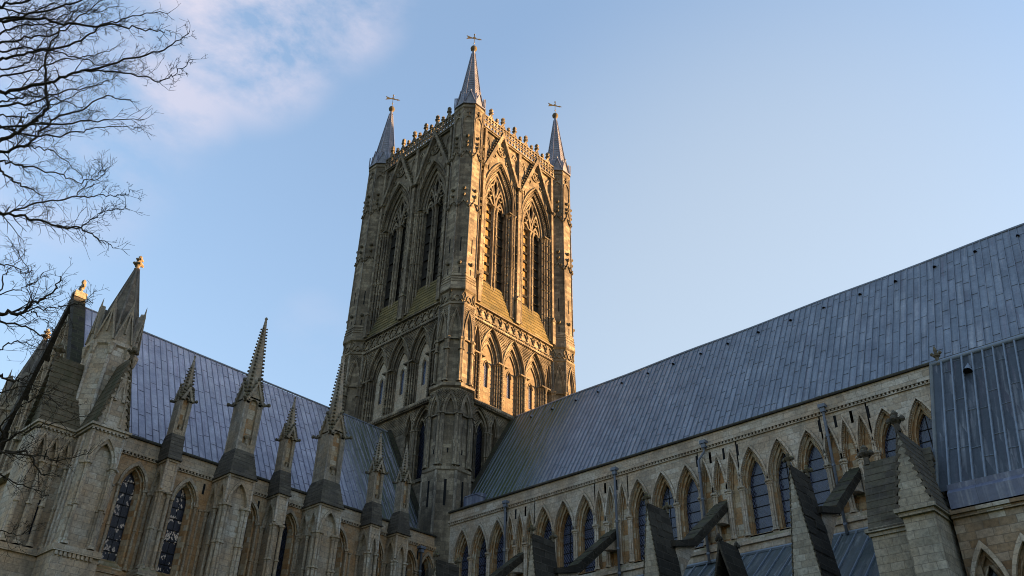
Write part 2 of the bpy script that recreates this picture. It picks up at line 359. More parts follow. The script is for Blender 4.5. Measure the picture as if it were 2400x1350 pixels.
def glass(name, base, line, cell=0.17, bright=0.0, spec=0.5):
    s = MT(name, 0.18, spec); s.uv()
    a = s.math('DIVIDE', s.math('ADD', s.u, s.math('MULTIPLY', s.w, 0.62)), cell); b = s.math('DIVIDE', s.math('SUBTRACT', s.u, s.math('MULTIPLY', s.w, 0.62)), cell)
    c = s.n('ShaderNodeCombineXYZ'); s.put(c.inputs[0], s.math('FLOOR', a)); s.put(c.inputs[1], s.math('FLOOR', b))
    wn_ = s.n('ShaderNodeTexWhiteNoise', noise_dimensions='2D'); s.put(wn_.inputs['Vector'], c.outputs[0]); rnd = wn_.outputs['Value']
    ln = s.math('MAXIMUM', s.step(s.math('ABSOLUTE', s.math('SUBTRACT', s.math('FRACT', a), 0.5)), 0.40, 0.46), s.step(s.math('ABSOLUTE', s.math('SUBTRACT', s.math('FRACT', b), 0.5)), 0.40, 0.46))
    col = s.mix(rnd, tuple(x*.6 for x in base), tuple(x*1.5 for x in base))
    if bright:
        cl = s.noise(s.P, 1.5, 2, 0.5, (1,1,1))
        pick = s.step(s.math('ADD', s.math('MULTIPLY', rnd, 0.42), s.math('MULTIPLY', cl, 1.5)), 1.05 - bright, 1.07 - bright)
        col = s.mix(pick, col, (0.55, 0.45, 0.38))  # random quarries painted pale to stand for reflected bright sky
    blot = s.noise(s.P, 0.8, 3, 0.6)
    col = s.mix(1.0, col, s.ramp(blot, [(0.3,(0.45,0.45,0.5)),(0.7,(1.6,1.6,1.5))]), 'MULTIPLY')  # broad mottling painted in for uneven reflections
    col = s.mix(ln, col, line)
    s.put(s.b.inputs['Roughness'], s.math('MULTIPLY_ADD', ln, 0.5, 0.15))
    return s.finish(col, s.math('MULTIPLY_ADD', rnd, 0.5, ln), 0.02, 0.25)
GLASSN = glass('leaded_clerestory_glass', (0.013,0.018,0.042), (0.085,0.10,0.155))
GLASST = glass('leaded_transept_glass', (0.006,0.008,0.018), (0.016,0.018,0.026), 0.2, 0.0, 0.22)
GLASSB = glass('leaded_glass_with_painted_glints', (0.006,0.008,0.018), (0.016,0.018,0.026), 0.135, -0.07, 0.2)
# ------------------------------------------------------------------ ground
g = MB()
g.poly([(-1500,-1500,0),(1500,-1500,0),(1500,1500,0),(-1500,1500,0)])
o = g.make('ground', LAWN); o['kind'] = 'structure'; o['label'] = 'wide lawn the cathedral stands on'; o['category'] = 'lawn'

# ------------------------------------------------------------------ crossing tower
T8 = math.tan(math.pi/8)
rng = random.Random(7)
tower = empty('crossing_tower', (0,0,0), 'tall square crossing tower with four corner spires, belfry openings lit gold on one side', 'tower')
def finial(mb, u, d, z, h, r):
    mb.lathe(u, d, [(r*.45, z), (r*.38, z+h*.25), (r*1.0, z+h*.32), (r*.95, z+h*.40), (r*.4, z+h*.48), (r*.42, z+h*.58), (r*.85, z+h*.68), (r*.75, z+h*.82), (r*.15, z+h)], 6)

wall = MB(); infill = MB(); shafts = MB(); lat = MB()
# lower stage 20 - 34.4
LD = 7.45
lowA = []
bx = [(-5.6,-2.72,-4.1,1.22,2.0),(-2.72,-1.75,-2.24,.42,1.7),(1.75,2.72,2.24,.42,1.7),(2.72,5.6,4.1,1.22,2.0)]
for u0,u1,cx,w,h in bx:
    A = arch(cx, w, 32.2, h)
    wall.aplate(u0, u1, 27.6, 34.4, A, LD)
    I = wall.recess(cx, 32.2, 27.6, [(w,h,LD),(w*.84,h*.88,LD-.16)], 0.05, LD-.75)
    wall.roll(arch(cx,w+.06,32.2,h+.1), LD+.03, .08)
    lowA.append((cx,w,h))
wall.box(-5.6,5.6,6.5,LD,20,27.6)
wall.box(-1.75,1.75,LD-.3,LD,27.6,34.4)
wall.box(-5.7,5.7,7.3,7.85,34.42,34.62); wall.box(-5.7,5.7,7.3,7.75,34.22,34.40)
for k in range(46): wall.box(-5.55+k*.242,-5.45+k*.242,7.7,7.9,34.28,34.41)
wall.box(-5.7,5.7,7.3,7.62,27.3,27.55)
lat.lattice(lambda u,z: not any(arch_has(c,w,32.2,h,u,z,.1) for c,w,h in lowA), -5.5,5.5,32.3,34.2,.3,LD+.05,.035,.06)
lowglass = []
for sx in (-4.1, 4.1):
    m2 = MB(); 
    for c in (-.56,.56):
        A = arch(sx+c, .5, 31.9, 1.25)
        wall.band(arch(sx+c,.56,31.9,1.45), A, LD-.5, LD-.3)
        shafts.shaft(sx+c+(.56 if c<0 else -.56)*1.0, LD-.38, 27.8, 31.9, .09)
        g2 = MB(); g2.fill(A, LD-.62, 28.0); lowglass.append(g2)
        for q in (-.5,.5): shafts.shaft(sx+c+q*.98, LD-.42, 27.8, 31.9, .07)
    lat.lattice(lambda u,z: arch_has(sx,1.0,32.2,1.7,u,z) and not any(arch_has(sx+c,.55,31.9,1.4,u,z) for c in(-.56,.56)), sx-1.1,sx+1.1,31.9,34,.26,LD-.38,.03,.06)
    infill.poly([(sx-1.2,LD-.66,27.6),(sx+1.2,LD-.66,27.6),(sx+1.2,LD-.66,34.2),(sx-1.2,LD-.66,34.2)])
    for q in (-1.12,-.98,1.12,.98): shafts.shaft(sx+q, LD-.05 if abs(q)>1.1 else LD-.2, 27.7, 32.2, .1, (30.0,))
for sx in (-2.24,2.24):
    infill.poly([(sx-.45,LD-.5,27.6),(sx+.45,LD-.5,27.6),(sx+.45,LD-.5,34.0),(sx-.45,LD-.5,34.0)])
    for q in (-.42,.42): shafts.shaft(sx+q, LD-.02, 27.7, 32.2, .1)
# middle arcade 34.6 - 42.6
MD = 7.5; ZS = 39.25
mids = [(-4.9,.44,3.1),(-2.98,1.44,3.3),(0,1.44,3.3),(2.98,1.44,3.3),(4.9,.44,3.1)]
cells = [(-5.6,-4.44),(-4.44,-1.49),(-1.49,1.49),(1.49,4.44),(4.44,5.6)]
arcwin = []
for (cx,w,h),(u0,u1) in zip(mids,cells):
    wall.aplate(u0,u1,34.6,42.72,arch(cx,w,ZS,h),MD)
    if w > 1:
        I = wall.recess(cx,ZS,34.6,[(w,h,MD),(w-.13,h-.28,MD-.2),(w-.34,h-.74,MD-.26),(w-.45,h-1.0,MD-.45),(w-.62,h-1.4,MD-.5)],.075,MD-.62)
        wall.roll(arch(cx,w+.03,ZS,h+.06),MD+.04,.09)
        Wn = arch(cx,.24,38.75,.62,4)
        infill.aplate(cx-.95,cx+.95,34.6,41.9,[(cx-.24,36.7)]+Wn+[(cx+.24,36.7)] if 0 else Wn,MD-.6)
        infill.box(cx-.3,cx+.3,MD-.75,MD-.595,34.6,36.75)
        infill.soffit(Wn,MD-.6,MD-.78,36.75)
        infill.roll(arch(cx,.32,38.75,.74,4),MD-.58,.05)
        g2 = MB(); g2.fill(Wn,MD-.74,36.75); arcwin.append(g2)
    else:
        I = wall.recess(cx,ZS,34.6,[(w,h,MD),(w-.12,h-.3,MD-.12),(w-.22,h-.6,MD-.3)],.05,MD-.5)
        wall.roll(arch(cx,w+.03,ZS,h+.06),MD+.03,.07)
        infill.fill(I,MD-.5,34.6)
lat.lattice(lambda u,z: not any(arch_has(c,w,ZS,h,u,z,.14) for c,w,h in mids), -5.55,5.55,39.3,42.6,.3,MD+.06,.035,.07)
# clustered shafts with crockets
knobs = MB()
for cx in (-4.46,-1.49,1.49,4.46):
    offs = (-.52,-.36,-.2,0,.2,.36,.52)
    for k,q in enumerate(offs):
        if abs(cx) > 4 and q*cx > 0 and abs(q) > .4: continue
        dd = MD + .05 - abs(q)*.85
        shafts.shaft(cx+q, dd, 34.65, ZS, .085, (), .4, 6)
    for k in range(9):
        z = 35.2 + k*.42
        for q in (-.44,-.1,.1,.44): knobs.lump(cx+q, MD+.1-abs(q)*.75, z, .085, .07)
    wall.box(cx-.62,cx+.62,MD-.3,MD+.16,ZS-.02,ZS+.12)
for cx in (-5.4,5.4): shafts.shaft(cx, MD+.02, 34.65, ZS, .1)
# frieze 42.6 - 44.2
wall.box(-5.7,5.7,7.3,7.66,42.62,42.8); wall.box(-5.7,5.7,7.3,7.74,44.14,44.28)
for k in range(46): wall.box(-5.55+k*.242,-5.45+k*.242,7.6,7.74,42.5,42.62)
wall.poly([(-5.7,7.45,42.8),(5.7,7.45,42.8),(5.7,7.45,44.14),(-5.7,7.45,44.14)])
fz = MB()
for k in range(12):
    c = -5.5 + (k+.5)*.917
    fz.roll(arch(c,.44,43.25,.7,5),7.52,.075); fz.tube([(c-.44,7.52,42.85),(c-.2,7.52,43.15),(c,7.5,42.95),(c+.2,7.52,43.15),(c+.44,7.52,42.85)],.07,4)
    fz.tube([(c-.46,7.52,44.1),(c-.3,7.52,43.8),(c-.46,7.52,43.3)],.06,4); fz.tube([(c+.46,7.52,44.1),(c+.3,7.52,43.8),(c+.46,7.52,43.3)],.06,4)
    fz.lump(c-.46,7.6,43.6,.12)
# belfry 44.2 - 66
BD = 7.6; BS = 57.0; BC = 2.74
belf = MB(); bsh = MB(); bk = MB()
for cx,u0,u1 in ((-BC,-5.6,0),(BC,0,5.6)):
    belf.aplate(u0,u1,44.2,65.9,arch(cx,2.36,BS,5.75,9),BD)
    belf.recess(cx,BS,44.2,[(2.36,5.75,BD),(2.18,5.42,BD-.24),(1.92,5.0,BD-.24),(1.76,4.7,BD-.46),(1.56,4.36,BD-.42),(1.46,4.2,BD-.56)],.085,BD-.88)
    belf.roll(arch(cx,2.4,BS,5.85,9),BD+.06,.11)
    # bead ornament in the arch hollows
    for w,h,d in ((2.22,5.5,BD+.0),(1.97,5.1,BD-.14)):
        A = arch(cx,w,BS,h,14)
        for a,b in zip(A,A[1:]):
            for t in (.25,.75): belf.lump(a[0]+(b[0]-a[0])*t, d, a[1]+(b[1]-a[1])*t, .055)
    for sg in (-1,1):
        for q,dd,r in ((2.24,BD+.04,.12),(1.98,BD-.1,.11),(1.75,BD-.24,.11),(1.55,BD-.38,.1)):
            bsh.shaft(cx+sg*q, dd, 44.6, BS, r, (50.5,), .5, 7)
        for k in range(11):
            z = 46.3 + k*.98
            bk.lump(cx+sg*2.1, BD+.06, z, .11, .08); bk.lump(cx+sg*1.65, BD-.2, z+.3, .1, .08)
            if sg > 0 and cx < 0 or sg < 0 and cx > 0: pass
        bk.box(cx+sg*1.95-.52, cx+sg*1.95+.52, BD-.5, BD+.14, BS-.02, BS+.12)
    # blind lancets beside the gables
    for c in (cx-2.1, cx+2.1):
        belf.band(arch(c,.5,64.1,1.2), arch(c,.36,64.1,.95), BD-.02, BD+.12)
        for q in (-.43,.43): belf.box(c+q-.07,c+q+.07,BD-.02,BD+.12,60.8,64.1)
        belf.band(arch(c,.3,64.1,.8), arch(c,.22,64.1,.62), BD-.02, BD+.06)
# central pilaster and side strips
belf.box(-.26,.26,7.4,8.0,44.3,46.9); belf.prism([(-.34,46.85),(.34,46.85),(0,47.4)],7.4,8.06)
belf.box(-.17,.17,7.4,7.9,47,65.9)
for sg in (-1,1):
    belf.box(sg*5.25-.14,sg*5.25+.14,7.4,7.9,47,65.8); belf.box(sg*5.25-.2,sg*5.25+.2,7.4,8.0,44.3,46.9); belf.prism([(sg*5.25-.27,46.85),(sg*5.25+.27,46.85),(sg*5.25,47.35)],7.4,8.05)
    for k in range(12): bk.lump(sg*.28, 7.78, 47.9+k*1.1, .09, .07); bk.lump(sg*5.0, 7.72, 47.6+k*1.1, .09, .07)
for q in (-.75,.75,-.45,.45): bsh.shaft(q, 7.62, 44.7, 62.5, .1, (50.5,57.0), .3, 6)
# string under the parapet, backing wall
belf.box(-5.6,5.6,7.2,7.95,65.88,66.06); belf.box(-5.6,5.6,7.2,7.84,65.74,65.87)
belf.box(-5.6,5.6,6.35,6.5,44,66)
# sloping moss-grown sill
slope = MB()
n = 9
for k in range(n):
    t0, t1 = k/n, (k+1)/n
    d0, z0 = 7.72 - .72*t0, 44.28 + 3.35*t0; d1, z1 = 7.72 - .72*t1, 44.28 + 3.35*t1
    slope.dprism([(6.6,z0),(d0+.05,z0),(d0+.05,z0+.05),(d1+.01,z1),(6.6,z1)], -5.45, 5.45)
# gables over the belfry arches
gabs = []
for cx in (-BC,BC):
    gab = MB(); gabk = MB(); gabs.append(gab)
    ap, ft, hw = 67.0, 60.75, 2.62
    for sg in (-1,1):
        pl = [(cx+sg*hw, ft),(cx+sg*(hw-.34), ft),(cx, ap-.75),(cx, ap)]
        gab.prism(pl, BD-.05, BD+.42)
        gab.prism([(cx+sg*(hw-.36), ft+.05),(cx+sg*(hw-.5), ft+.05),(cx, ap-1.15),(cx, ap-.8)], BD-.05, BD+.2)
        for k in range(1,14):
            t = k/14; gabk.lump(cx+sg*(hw*(1-t)+.13), BD+.2, ft+(ap-ft)*t+.08, .14, .12)
        gabk.lump(cx+sg*(hw+.02), BD+.3, ft-.05, .28, .2)
    gab.tube([(cx+.62*math.cos(2*math.pi*k/12), BD+.06, 64.35+.62*math.sin(2*math.pi*k/12)) for k in range(13)], .1, 4)
    for k in range(3):
        a = math.pi/2 + k*2*math.pi/3; c0 = (cx+.3*math.cos(a), 64.35+.3*math.sin(a))
        gab.tube([(c0[0]+.24*math.cos(2*math.pi*j/8), BD+.05, c0[1]+.24*math.sin(2*math.pi*j/8)) for j in range(9)], .06, 4)
    gab.rot_from(gabk,mi=1)
    for sg in (-1,1): gab.tube([(cx+sg*.95+.22*math.cos(2*math.pi*j/8), BD+.05, 63.2+.22*math.sin(2*math.pi*j/8)) for j in range(9)], .06, 4)
# openwork parapet
par = MB()
PD0, PD1 = 7.68, 7.86
par.box(-5.6,5.6,PD0-.06,PD1+.04,67.52,67.68); par.box(-5.6,5.6,PD0,PD1,66.82,66.92); par.box(-5.6,5.6,PD0-.05,PD1+.02,66.0,66.16)
for k in range(25):
    c = -5.55 + k*.4625
    par.box(c-.075,c+.075,PD0,PD1,66.1,67.55)
    if k < 24:
        m = c + .231
        for zz in (66.5,67.15): par.band(arch(m,.16,zz,.27,3),arch(m,.09,zz,.15,3),PD0+.03,PD1-.03)
bigf = [-4.62,-2.77,-.92,.92,2.77,4.62]; smallf = [-3.7,-1.85,0,1.85,3.7]
for c in bigf:
    for sg in (-1,1): par.prism([(c+sg*.42,67.66),(c+sg*.27,67.66),(c,68.2),(c,68.45)],PD0,PD1)
    par.box(c-.1,c+.1,PD0+.02,PD1-.02,67.6,68.5)
fb = MB(); finial(fb,0,0,0,1.15,.29)
fs = MB(); finial(fs,0,0,0,.85,.24)

# assemble the four faces
core = MB(); core.box(-6.3,6.3,-6.3,6.3,15,66)
co = core.make('light_block_core', TOWER, tower)  # closed core added inside to stop light passing through the tower
lowroof = MB(); lowroof.lathe(0,0,[(8.5,66.05),(0.2,66.6)],4,.5); lowroof.make('roof', LEADDK, tower)
for k in (0,-1,1,2):
    rz = k*math.pi/2
    if k == 0:
        F0 = {}
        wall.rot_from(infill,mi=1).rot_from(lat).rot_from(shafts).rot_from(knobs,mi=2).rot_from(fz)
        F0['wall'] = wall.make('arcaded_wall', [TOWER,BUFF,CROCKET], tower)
        for gq in arcwin: gq.make('window', GLASSN, F0['wall'])
        for gq in lowglass: gq.make('window', GLASST, F0['wall'])
        belf.rot_from(bsh).rot_from(bk,mi=1); F0['belf'] = belf.make('belfry_wall', [TOWER,CROCKET], tower)
        F0['slope'] = slope.make('weathering_slope', MOSSY, tower); F0['slope']['label'] = 'moss-grown stepped stone slope under the belfry openings'
        
        for kk, gab in enumerate(gabs): F0['gab%d'%kk] = gab.make('gable', [TOWER,CROCKET], tower)
        F0['par'] = par.make('parapet', TOWER, tower)
        f1 = fb.mesh('finial', TOWER); f2 = fs.mesh('small_finial', TOWER)
        for c in bigf+smallf:
            o = bpy.data.objects.new('finial', f1 if c in bigf else f2); COL.objects.link(o); o.parent = F0['par']
            o.location = (c, 7.78, 68.1 if c in bigf else 67.62); o.rotation_euler.z = rng.random()
        for cx in (-BC,BC):
            m = MB()
            m.box(cx-.33,cx+.33,6.84,6.98,44.6,BS+.2)
            for q in (-.2,.2): m.shaft(cx+q,7.02,44.75,BS,.15,(),.5,8)
            for q in (-.37,.37): m.shaft(cx+q,6.93,44.75,BS,.06,(),.5,6)
            m.box(cx-.62,cx+.62,6.7,7.32,BS-.02,BS+.14)
            for kk in range(9): m.lump(cx,7.17,46.9+kk*1.1,.08,.07)
            t = MB(); D0,D1 = 6.78,7.08
            for c in (cx-.74,cx+.74):
                t.band(arch(c,.78,BS,2.75,7),arch(c,.58,BS,2.4,7),D0,D1)
                t.band(arch(c,.56,BS-.3,1.5,5),arch(c,.42,BS-.3,1.1,5),D0+.05,D1-.05)
                t.tube([(c+.26*math.cos(2*math.pi*j/10),7.0,58.65+.3*math.sin(2*math.pi*j/10)) for j in range(11)],.07,4)
            for sg in (-1,1):
                t.tube([(cx+sg*.7,6.95,59.7),(cx+sg*.3,6.95,60.1),(cx+sg*.06,6.95,61.0),(cx,6.95,61.2)],.12,5)
                t.tube([(cx,6.95,58.4),(cx+sg*.28,6.95,59.3),(cx+sg*.34,6.95,60.0)],.13,5)
                t.tube([(cx+sg*.7,6.95,59.7),(cx+sg*1.0,6.95,60.0),(cx+sg*.9,6.95,60.4)],.1,5)
            lv = MB(); lv.box(cx+.25,cx+1.5,6.76,6.8,47,59.4); dk = MB(); dk.box(cx-1.5,cx+1.5,6.68,6.72,46.8,61.6)
            for kk in range(12):
                z = 47.7 + kk*1.06
                dk.dprism([(6.78,z),(6.96,z-.12),(6.98,z+.12),(6.78,z+.3)],cx+.3,cx+.9+.35*(kk%2)); dk.dprism([(6.7,z),(6.84,z-.12),(6.86,z-.06),(6.7,z+.06)],cx-1.46,cx-.4)
            ow = m.make('belfry_window', TOWER, tower); t.make('tracery', TOWER, ow); lv.make('louvre', LOUVRE, ow); dk.make('louvre', DIM, ow)
            F0['w%g'%cx] = ow
    else:
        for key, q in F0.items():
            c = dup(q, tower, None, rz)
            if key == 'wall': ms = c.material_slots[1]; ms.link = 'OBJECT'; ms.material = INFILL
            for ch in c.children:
                if ch.name.startswith('louvre'): ms = ch.material_slots[0]; ms.link = 'OBJECT'; ms.material = DIM  # faces away from the sun get the boards with painted-in shade
# corner turrets
tur = MB()
def octa(mb, st):
    mb.loft([[(a/math.cos(math.pi/8)*math.cos(math.pi/8+k*math.pi/4), a/math.cos(math.pi/8)*math.sin(math.pi/8+k*math.pi/4), z) for k in range(8)] for a,z in st])
octa(tur,[(1.86,15),(1.86,27.0),(1.95,27.1),(1.95,27.32),(1.74,27.4),(1.58,27.45),(1.58,34.3),(1.72,34.3),(1.92,34.42),(1.92,34.66),(1.56,34.9),(1.42,34.95),(1.42,42.5),(1.52,42.55),(1.62,42.62),(1.62,42.8),(1.46,42.9),(1.46,44.05),(1.66,44.16),(1.66,44.34),(1.5,45.9),(1.46,46),(1.44,66.6),(1.56,66.75),(1.56,67.0),(1.44,67.05),(1.44,67.3)])
def eight(mb, build, a):
    src = MB(); build(src, a)
    for k in range(8):
        c, s_ = math.cos(k*math.pi/4), math.sin(k*math.pi/4)
        mb.rot_from(src, lambda x,y,z: (x*c-y*s_, x*s_+y*c, z))
tk = MB()
def gablet(m, a, w, z0, zs, zap, wd=.09, lattz=None):
    A = arch(0,w,zs,zap-zs,5); B = arch(0,w-wd,zs,zap-zs-wd*2.4,5); C = arch(0,w-wd*2.2,zs,zap-zs-wd*5,5)
    m.band(A,B,a-.2,a+.15); m.band(B,C,a-.2,a+.06)
    for sg in (-1,1):
        m.shaft(sg*(w-wd*.4),a+.07,z0,zs,wd*.95,(),.3,6)
def low(m,a):
    gablet(m,a,.64,27.5,32.0,34.0,.13); m.aplate(-.72,.72,32.0,34.32,arch(0,.64,32.0,2.0,5),a-.02); m.box(-.72,.72,a-.12,a+.06,31.9,32.02)
    m.lattice(lambda u,z: not arch_has(0,.64,32.0,2.0,u,z,.05),-.7,.7,32.2,34.2,.22,a+.07,.03,.05)
    m.box(-.09,.09,a-.15,a-.1,29.0,31.0)
eight(tur, low, 1.72)
def mid(m,a):
    gablet(m,a,.58,38.0,39.2,42.2,.11); m.aplate(-.64,.64,39.2,42.52,arch(0,.58,39.2,3.0,5),a-.02)
    m.box(-.6,.6,a-.02,a+.1,39.05,39.2)
    for sg in (-1,1): m.shaft(sg*.56,a+.02,35,39.1,.12,(),.3,6)
    m.lattice(lambda u,z: not arch_has(0,.6,39.2,3.0,u,z,.04),-.62,.62,40.2,42.5,.2,a+.07,.03,.05)
    m.band(arch(0,.34,43.15,.55,4),arch(0,.24,43.15,.4,4),1.44,1.56)
    for sg in (-1,1): m.tube([(sg*.6,1.52,44.0),(sg*.42,1.52,43.6),(sg*.6,1.52,43.1)],.06,4); m.tube([(0,1.52,42.95),(sg*.25,1.52,43.15),(sg*.5,1.52,42.9)],.06,4)
eight(tur, mid, 1.52)
def up(m,a):
    for zf,za in ((53.6,54.6),(59.9,60.95)):
        for sg in (-1,1): m.prism([(sg*.6,zf),(sg*.48,zf),(0,za-.22),(0,za)],a-.05,a+.12)
        m.box(-.04,.04,a,a+.1,za-.1,za+.45)
    m.band(arch(0,.5,64.9,.8,4),arch(0,.4,64.9,.6,4),a-.05,a+.1); m.box(-.05,.05,a,a+.12,65.6,66.5); m.box(-.2,.2,a,a+.12,66.0,66.12)
    for sg in (-1,1): m.box(sg*.45-.05,sg*.45+.05,a-.05,a+.08,61.1,64.9)
    for z in (45.0,45.3,45.6): m.box(-.62,.62,a,a+.1+(45.9-z)*.1,z,z+.08)
eight(tur, up, 1.45)
def upk(m,a):
    for z in (47.1,55.85,62.7): m.lump(0,a+.13,z,.2,.18)
    for za in (54.6,60.95):
        m.lump(0,a+.13,za+.5,.17,.2)
        for sg in (-1,1): m.lump(sg*.3,a+.15,za-.42,.11,.12); m.lump(sg*.52,a+.15,za-.85,.11,.12)
    m.lump(0,a+.13,61.95,.15,.2)
eight(tk, upk, 1.45)
for k in range(8):
    a = math.pi/8 + k*math.pi/4; r = 1.45/math.cos(math.pi/8)
    tur.tube([(r*math.cos(a)*1.02, r*math.sin(a)*1.02, 46),(r*math.cos(a), r*math.sin(a), 66.6)], .075, 5)
    r2 = 1.86/math.cos(math.pi/8); tur.tube([(r2*math.cos(a), r2*math.sin(a), 16),(r2*math.cos(a), r2*math.sin(a), 27)], .13, 6)
    r3 = 1.7/math.cos(math.pi/8); 
    for q in (-.11,0,.11): b = a+q; tur.tube([(r3*math.cos(b)*(1 if q == 0 else .98), r3*math.sin(b)*(1 if q == 0 else .98), 27.4),(r3*math.cos(b)*(1 if q == 0 else .98), r3*math.sin(b)*(1 if q == 0 else .98), 32)], .09, 6)
slit = MB()
def slits(m,a):
    m.box(-.1,.1,1.83,1.875,24.2,26.3); m.box(-.06,.06,1.57,1.6,28.6,30.6)
    m.box(-.05,.05,1.44,1.475,48.4,50.0); m.box(-.05,.05,1.44,1.475,45.6,46.6)
for k in range(8):
    a = math.pi/8 + k*math.pi/4; tur.tube([(1.5*1.0824*math.cos(a),1.5*1.0824*math.sin(a),34.9),(1.5*1.0824*math.cos(a),1.5*1.0824*math.sin(a),42.5)],.12,6)
eight(slit, slits, 1)
spire = MB()
octa(spire,[(1.62,67.25),(1.62,67.42),(1.38,67.5),(1.16,69.0),(1.05,69.3),(.2,76.4),(.12,76.9)])
def sg8(m,a):
    m.prism([(-.62,67.5),(.62,67.5),(0,69.15)],1.0,1.42)
    for sg in (-1,1): m.tube([(sg*.64,1.45,67.45),(0,1.46,69.25)],.075,4)
    m.lump(0,1.45,69.3,.1,.18)
eight(spire, sg8, 1)
for k in range(8):
    a = math.pi/8 + k*math.pi/4; q = 1.0824
    spire.tube([(1.58*q*math.cos(a),1.58*q*math.sin(a),67.4),(1.6*q*math.cos(a),1.6*q*math.sin(a),68.7)],.07,5)
    spire.tube([(1.14*q*math.cos(a),1.14*q*math.sin(a),69.0),(.2*q*math.cos(a),.2*q*math.sin(a),76.4)],.05,5)
for k in range(22):
    z = 69.3 + k*.32; r = 1.05 - .85*(z-69.3)/7.1
    for j in range(8):
        a = j*math.pi/4; c, s_ = math.cos(a), math.sin(a); w = r*T8
        zz = z + (.16 if j % 2 else 0); r_ = 1.05 - .85*(zz-69.3)/7.1; w = r_*T8
        f = lambda u,d: (d*c-u*s_, d*s_+u*c)
        spire.poly([(*f(-w,r_+.03),zz),(*f(w,r_+.03),zz),(*f(w,r_),zz+.1),(*f(-w,r_),zz+.1)])
        spire.poly([(*f(-w,r_+.03),zz),(*f(w,r_+.03),zz),(*f(w,r_),zz-.005),(*f(-w,r_),zz-.005)])
ball = MB(); ball.lathe(0,0,[(.12,76.8),(.2,76.95),(.34,77.1),(.38,77.32),(.3,77.52),(.1,77.66)],10,0,True)
vane = MB(); vane.tube([(0,0,77.6),(0,0,79.6)],.035,6)
vane.lathe(0,0,[(.03,78.1),(.09,78.2),(.03,78.3)],6)
vane.box(-.62,.55,-.03,.03,78.93,79.03); vane.prism([(.5,78.86),(.5,79.1),(.85,78.98)],-.03,.03)
vane.prism([(-.62,78.98),(-.3,78.98),(-.3,79.06),(-.9,79.26),(-.72,78.98),(-.9,78.7),(-.3,78.9)],-.03,.03)
vane.box(-.03,.03,-.2,.2,79.3,79.37); vane.lump(0,0,79.62,.09,.14)
vane.prism([(-.3,79.0),(.25,79.0),(0,79.3)],-.025,.025)
tur.rot_from(tk,mi=1).rot_from(slit,mi=2); t0 = tur.make('turret', [TOWER,CROCKET,BLACK], tower)
spire.make('spire', SPIRE, t0); ball.make('spire_ball', CROCKET, t0)
vo = vane.make('weathervane', GOLD, t0); vo.rotation_euler.z = R(146)
for i,(x,y) in enumerate(((7,7),(-7,7),(7,-7),(-7,-7))):
    if i == 0: t0.location = (x,y,0)
    else: dup(t0, tower, (x,y,0))
# ------------------------------------------------------------------ roofs
def roof_plane(mb, fn_axis, a0, a1, r, e, thick=0.12):
    """one slope: r=(across, z) at ridge, e=(across, z) at eave, from a0 to a1 along; slightly sagging"""
    n = 40; m = 6; rr = random.Random(3)
    ids = []
    for i in range(n+1):
        t = i/n; a = a0 + (a1-a0)*t; row = []
        for j in range(m+1):
            s = j/m; w = .03*math.sin(a*.55+s*2)+.055*math.sin(a*.17+1.3-s)+.02*math.sin(a*1.37+s*5)
            row.append(mb.p(fn_axis(a, r[0]+(e[0]-r[0])*s, r[1]+(e[1]-r[1])*s + w)))
        ids.append(row)
    for i in range(n):
        for j in range(m): mb.idx([ids[i][j], ids[i+1][j], ids[i+1][j+1], ids[i][j+1]], True)
def rolls(mb, fn_axis, a0, a1, step, r, e, w=.035, h=.075, lap=None, seed=1):
    rr = random.Random(seed); L_ = math.hypot(e[0]-r[0], e[1]-r[1]); nx, nz = -(e[1]-r[1])/L_, (e[0]-r[0])/L_
    sgn = 1 if nz > 0 else -1; nx *= sgn; nz *= sgn
    def P(a, s, up):
        wv = .03*math.sin(a*.55+s*2)+.055*math.sin(a*.17+1.3-s)+.02*math.sin(a*1.37+s*5)
        return fn_axis(a, r[0]+(e[0]-r[0])*s+nx*up, r[1]+(e[1]-r[1])*s+nz*up+wv)
    k = math.ceil(a0/step); seq = []
    while k*step < a1: seq.append(k*step); k += 1
    for a in seq:
        for s0, s1 in ((0,.34),(.34,.67),(.67,1)):
            q = [P(a-w,s0,0),P(a-w*.7,s0,h),P(a+w*.7,s0,h),P(a+w,s0,0)]; p = [P(a-w,s1,0),P(a-w*.7,s1,h),P(a+w*.7,s1,h),P(a+w,s1,0)]
            b = [mb.v.append(v) or len(mb.v)-1 for v in q+p]
            for i in range(3): mb.idx([b[i],b[i+1],b[i+5],b[i+4]])
            mb.idx([b[4],b[5],b[6],b[7]])
        if lap:
            s = rr.uniform(.02,.2)
            while s < .97:
                t = .05/L_
                q = [P(a+w,s,.0),P(a+step-w,s,.0),P(a+step-w,s+t,.026),P(a+w,s+t,.026),P(a+step-w,s+t*1.15,0),P(a+w,s+t*1.15,0)]
                b = [mb.v.append(v) or len(mb.v)-1 for v in q]
                mb.idx([b[0],b[1],b[2],b[3]]); mb.idx([b[3],b[2],b[4],b[5]])
                s += lap/L_*rr.uniform(.85,1.15)
AY = lambda a, c, z: (c, a, z)      # ridge along Y
AX = lambda a, c, z: (a, c, z)      # ridge along X

